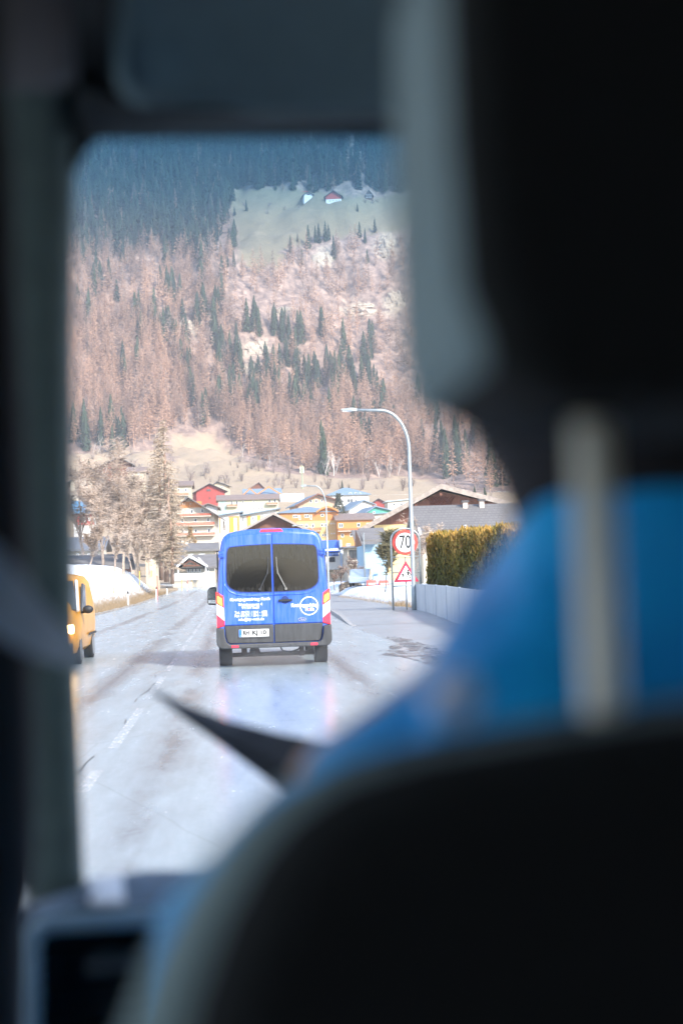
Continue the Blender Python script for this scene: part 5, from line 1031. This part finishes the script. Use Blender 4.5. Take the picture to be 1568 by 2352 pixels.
# bare broadleaf thicket left of the larches
m_gtw = leaf_mat('grey_twigs', [(0, (.34,.26,.20)), (.5, (.43,.33,.26)), (1, (.47,.38,.31))])
def fuzz(mb, seed, h, n, sp):
    g = random.Random(seed); ends = [Vector(v) for v in mb.v if v[2] > h*.2]; V = []
    for k in range(n):
        p = g.choice(ends); e = p+Vector((g.gauss(0,1), g.gauss(0,1), g.uniform(-.3,1.1)))*sp; q = Vector((g.gauss(0,1), g.gauss(0,1), g.gauss(0,1)))  .normalized()*.030; V += [p+q, p-q, e]
    return np.array([tuple(v) for v in V])
def bare_tree(px, base_, top, y, lab, seed, m1, m2, n=2600, spread=.55, nb=4, r=.02, cat='tree', nm='bare_tree', sp=.045):
    p = PY(px, base_, y); h = (base_-top)*y/FX; t = thing(nm, lab, cat, p); mb = branchy(seed, h, h*r, 3, spread, nb); V = fuzz(mb, seed, h, n, h*sp); mb.build('trunk', m1, t)
    me = tri_mesh('crown', V, m2); o = bpy.data.objects.new('crown', me); COL.objects.link(o); o.parent = t
bt_ = [(190,1300,1075,170,'tall hazy bare tree nearest the pillar in front of the left farmhouse'),(222,1305,1060,165,'tall hazy bare tree in front of the blue roofed house'),(266,1310,1085,160,'tall bare tree rising over the middle of the thicket'),(305,1316,1070,165,'tall bare tree standing just left of the tall larches'),(236,1318,1110,150,'widest grey bare tree behind the left crest of the snow field'),(284,1316,1140,142,'bushy grey bare tree in the middle of the thicket above the snow'),(322,1320,1120,150,'dense bare tree right against the tall larch trunks'),(205,1310,1190,138,'low bare tree at the far left end of the thicket'),(262,1312,1195,134,'low twiggy tree in front of the thicket above the snow crest'),(345,1322,1180,143,'low bare tree between the narrow cream house and the larch trunks'),(304,1314,1225,130,'smallest twiggy bush on the crest of the snow field')]
for i, (px, bs, tp_, y, lab) in enumerate(bt_): bare_tree(px, bs, tp_, y, lab, 700+i, mat((.36,.28,.22), .9, .3, 4), m_gtw, 5200)
bare_tree(246, 1150, 1062, 280, 'pale forked tree with bare whitish limbs in front of the old barn', 720, m_birch, m_gtw, 700, .7, 3, .03)
for i, (px, bs, tp_, y, lab) in enumerate([(785,1348,1290,118,'gnarled bare orchard tree left of the dry stone wall'),(812,1342,1282,122,'gnarled bare orchard tree behind the middle of the dry stone wall'),(768,1350,1310,112,'small bare bush beside the second street lamp'),(838,1345,1300,118,'low bare shrub right of the dry stone wall')]):
    bare_tree(px, bs, tp_, y, lab, 740+i, mat((.14,.10,.085), .9, .3, 4), leaf_mat('brown_twigs', [(0, (.22,.15,.12)), (1, (.32,.24,.20))]), 900, .8, 4, .035, 'tree')
bare_tree(884, 1352, 1222, 84, 'ragged dark twiggy bush left of the round 70 sign', 759, mat((.09,.08,.06), .9, .3, 4), m_dsh, 4200, .5, 4, .012, 'shrub', 'twiggy_bush', .06)
bare_tree(950, 1345, 1200, 98, 'thin bare shrub in front of the cream wall behind the 70 sign', 760, mat((.22,.17,.15), .9, .3, 4), m_gtw, 1800, .6, 4, .012, 'shrub', 'bare_shrub')
bare_tree(985, 1340, 1215, 90, 'bare twiggy shrub rising between the 70 sign and the hedge', 761, mat((.22,.17,.15), .9, .3, 4), m_gtw, 1800, .7, 4, .012, 'shrub', 'bare_shrub')
# clipped hedge
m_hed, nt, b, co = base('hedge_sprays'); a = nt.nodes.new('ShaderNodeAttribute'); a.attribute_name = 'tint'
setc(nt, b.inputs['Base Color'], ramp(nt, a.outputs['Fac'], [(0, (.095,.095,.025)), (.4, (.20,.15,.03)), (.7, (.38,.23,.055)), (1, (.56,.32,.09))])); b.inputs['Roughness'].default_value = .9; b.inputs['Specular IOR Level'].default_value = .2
hx0, hy0 = 12.9-4.1, 63.; A = Vector((hx0, hy0, .1)); B = Vector((13.4, 46., .1)); dr_ = (B-A).normalized(); nr = Vector((-dr_.y, dr_.x, 0)); L = (B-A).length
if nr.x > 0: nr = -nr
V = []; T = []; NB = 26000
for k in range(NB):
    u = rng.uniform(0, L); f = rng.uniform(0, 1); hgt = 3.22+.10*math.sin(u*1.9)+.08*math.sin(u*5.3); side = rng.uniform()
    if u < .5: hgt *= .82+.36*u
    if side < .66: z = f*hgt; off = .0+rng.normal()*.07+.10*math.sin(u*4.6+math.sin(z*2))*.6
    elif side < .86: z = hgt-abs(rng.normal()*.10); off = rng.uniform(-1.2, .05)
    else: u = abs(rng.normal()*.12); z = f*hgt*.92; off = rng.uniform(-1.2, .05)
    p = A+dr_*u+nr*off+Vector((0,0,z)); s_ = rng.uniform(.5, 1.25); tilt = Vector((rng.normal()*.06, rng.normal()*.06, .20*s_)); q = Vector((rng.normal(), rng.normal(), rng.normal()*.3)).normalized()*.055*s_
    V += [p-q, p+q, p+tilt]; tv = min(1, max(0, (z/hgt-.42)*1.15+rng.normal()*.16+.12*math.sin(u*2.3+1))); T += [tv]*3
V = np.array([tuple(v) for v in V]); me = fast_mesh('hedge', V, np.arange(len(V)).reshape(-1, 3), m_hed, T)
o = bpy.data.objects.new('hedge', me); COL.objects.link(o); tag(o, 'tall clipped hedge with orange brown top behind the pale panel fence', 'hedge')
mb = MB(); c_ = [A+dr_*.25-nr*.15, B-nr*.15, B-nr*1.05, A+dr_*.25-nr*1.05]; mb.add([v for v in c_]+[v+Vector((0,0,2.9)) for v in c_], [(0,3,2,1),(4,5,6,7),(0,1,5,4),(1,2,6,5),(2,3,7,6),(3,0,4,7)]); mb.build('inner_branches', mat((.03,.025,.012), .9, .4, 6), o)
# dry grass on the left verge and tufts on the right bank
V = []; 
n_ = 15000; gy = np.concatenate([40+rng.uniform(size=n_)**1.2*130, rng.uniform(60, 110, 1800), 69.5+rng.normal(size=500)*.9]); gx = np.concatenate([-7.35-np.abs(rng.normal(size=n_))*.95, 8.1+np.abs(rng.normal(size=1800))*.35, 8.25+rng.normal(size=500)*.18])
gl_ = np.concatenate([rng.uniform(.12, .42, n_), rng.uniform(.08, .3, 1800), rng.uniform(.2, .5, 500)]); gz = H(gx, gy); ga = rng.uniform(0, 6.283, len(gx)); q = np.stack([np.cos(ga), np.sin(ga), 0*ga], 1)*.012; p_ = np.stack([gx, gy, gz-.02], 1)
tip = np.stack([gx+rng.normal(size=len(gx))*gl_*.45+.1*gl_, gy+rng.normal(size=len(gx))*gl_*.4, gz+gl_], 1); V = np.stack([p_+q, p_-q, tip], 1).reshape(-1, 3)
m_gr = leaf_mat('dry_grass', [(0, (.24,.175,.105)), (.5, (.33,.25,.16)), (1, (.24,.175,.105))]); me = fast_mesh('verge_grass', V, np.arange(len(V)).reshape(-1, 3), m_gr)
o = bpy.data.objects.new('verge_grass', me); COL.objects.link(o); tag(o, 'dry straw coloured grass along the road verge', 'grass', None, 'stuff')
# rock outcrops on the slope
m_rock, nt, b, co = base('pale_rock'); n = noise(nt, co, .35, 8, .8, (1,1,.4)); n2_ = noise(nt, co, 1.3, 6, .8, (1,1,.3))
setc(nt, b.inputs['Base Color'], mixc(nt, n2_, ramp(nt, n, [(.38, (.09,.075,.07)), (.48, (.42,.35,.26)), (.7, (.62,.53,.39))]), (.45,.37,.30))); b.inputs['Roughness'].default_value = .9; bump(nt, b, n2_, 1., .6)
for i, (u, v, a_, b_) in enumerate(ROCKS):
    for j in range(3):
        q, ok = hit([u+rng.uniform(-.6, .6)*a_], [v+rng.uniform(-.4, .6)*b_], 400); s = q[0][1]/FX; bm = bmesh.new(); bmesh.ops.create_icosphere(bm, subdivisions=3, radius=1); ws = a_*s*rng.uniform(.35, .6); hs_ = b_*s*rng.uniform(.35, .6)
        ph = rng.uniform(0, 6, 6)
        for vtx in bm.verts:
            c_ = vtx.co; k = 1+.22*math.sin(c_.x*5+ph[0])*math.sin(c_.z*4+ph[1])+.16*math.sin(c_.x*11+c_.y*7+ph[2])+.1*math.sin(c_.z*13+ph[3]+c_.x*3); vtx.co = Vector((round(c_.x*k*3.5)/3.5*.5+c_.x*k*.5, c_.y*.7*k, round(c_.z*k*3)/3*.5+c_.z*k*.5))*1.; vtx.co = Vector((vtx.co.x*ws, vtx.co.y*ws*.5, vtx.co.z*hs_))
        me = bpy.data.meshes.new('rock_outcrop'); bm.to_mesh(me); bm.free(); me.materials.append(m_rock); o = bpy.data.objects.new('rock_outcrop', me); COL.objects.link(o); o.location = q[0]; tag(o, 'jagged cream rock outcrop breaking through the pinkish slope', 'rock', 'rock outcrops on the mountainside')
# ------------------------------------------------------------------ haze
hz = MB().box(-2600, 2600, -2600, 1700, -4, 740).build('haze', m_white); tag(hz, kind='stuff'); hz['label'] = 'pale winter haze filling the valley'; hz['category'] = 'haze'
m = bpy.data.materials.new('valley_haze'); m.use_nodes = True; nt = m.node_tree; nt.nodes.remove(nt.nodes['Principled BSDF'])
pv = nt.nodes.new('ShaderNodeVolumePrincipled'); pv.inputs['Color'].default_value = (.92,.93,.97,1); pv.inputs['Density'].default_value = .00032; pv.inputs['Anisotropy'].default_value = .1
nt.links.new(pv.outputs[0], nt.nodes['Material Output'].inputs['Volume']); hz.data.materials[0] = m

# spray thrown up behind the rear wheels of the minibus
sp_ = MB().loft([[(1.35*q*math.cos(t)+.77, 25.6+1.9*q*math.sin(t), z) for t in np.linspace(0, 2*math.pi, 24, False)] for q, z in ((.9,.03),(1.,.15),(.9,.35),(.6,.55))]).build('road_spray', m_white); tag(sp_, 'thin wet spray hanging low behind the minibus wheels', 'spray', None, 'stuff')
m = bpy.data.materials.new('spray'); m.use_nodes = True; nt = m.node_tree; nt.nodes.remove(nt.nodes['Principled BSDF']); co = nt.nodes.new('ShaderNodeTexCoord').outputs['Generated']
g_ = nt.nodes.new('ShaderNodeMapping'); g_.inputs['Location'].default_value = (-1,-1,-.5); g_.inputs['Scale'].default_value = (2,2,1.5); nt.links.new(co, g_.inputs[0]); gr = nt.nodes.new('ShaderNodeTexGradient'); gr.gradient_type = 'SPHERICAL'; nt.links.new(g_.outputs[0], gr.inputs[0])
pv = nt.nodes.new('ShaderNodeVolumePrincipled'); pv.inputs['Color'].default_value = (.9,.93,.97,1); nt.links.new(math_(nt, 'MULTIPLY', gr.outputs['Fac'], .16), pv.inputs['Density']); nt.links.new(pv.outputs[0], nt.nodes['Material Output'].inputs['Volume']); sp_.data.materials[0] = m
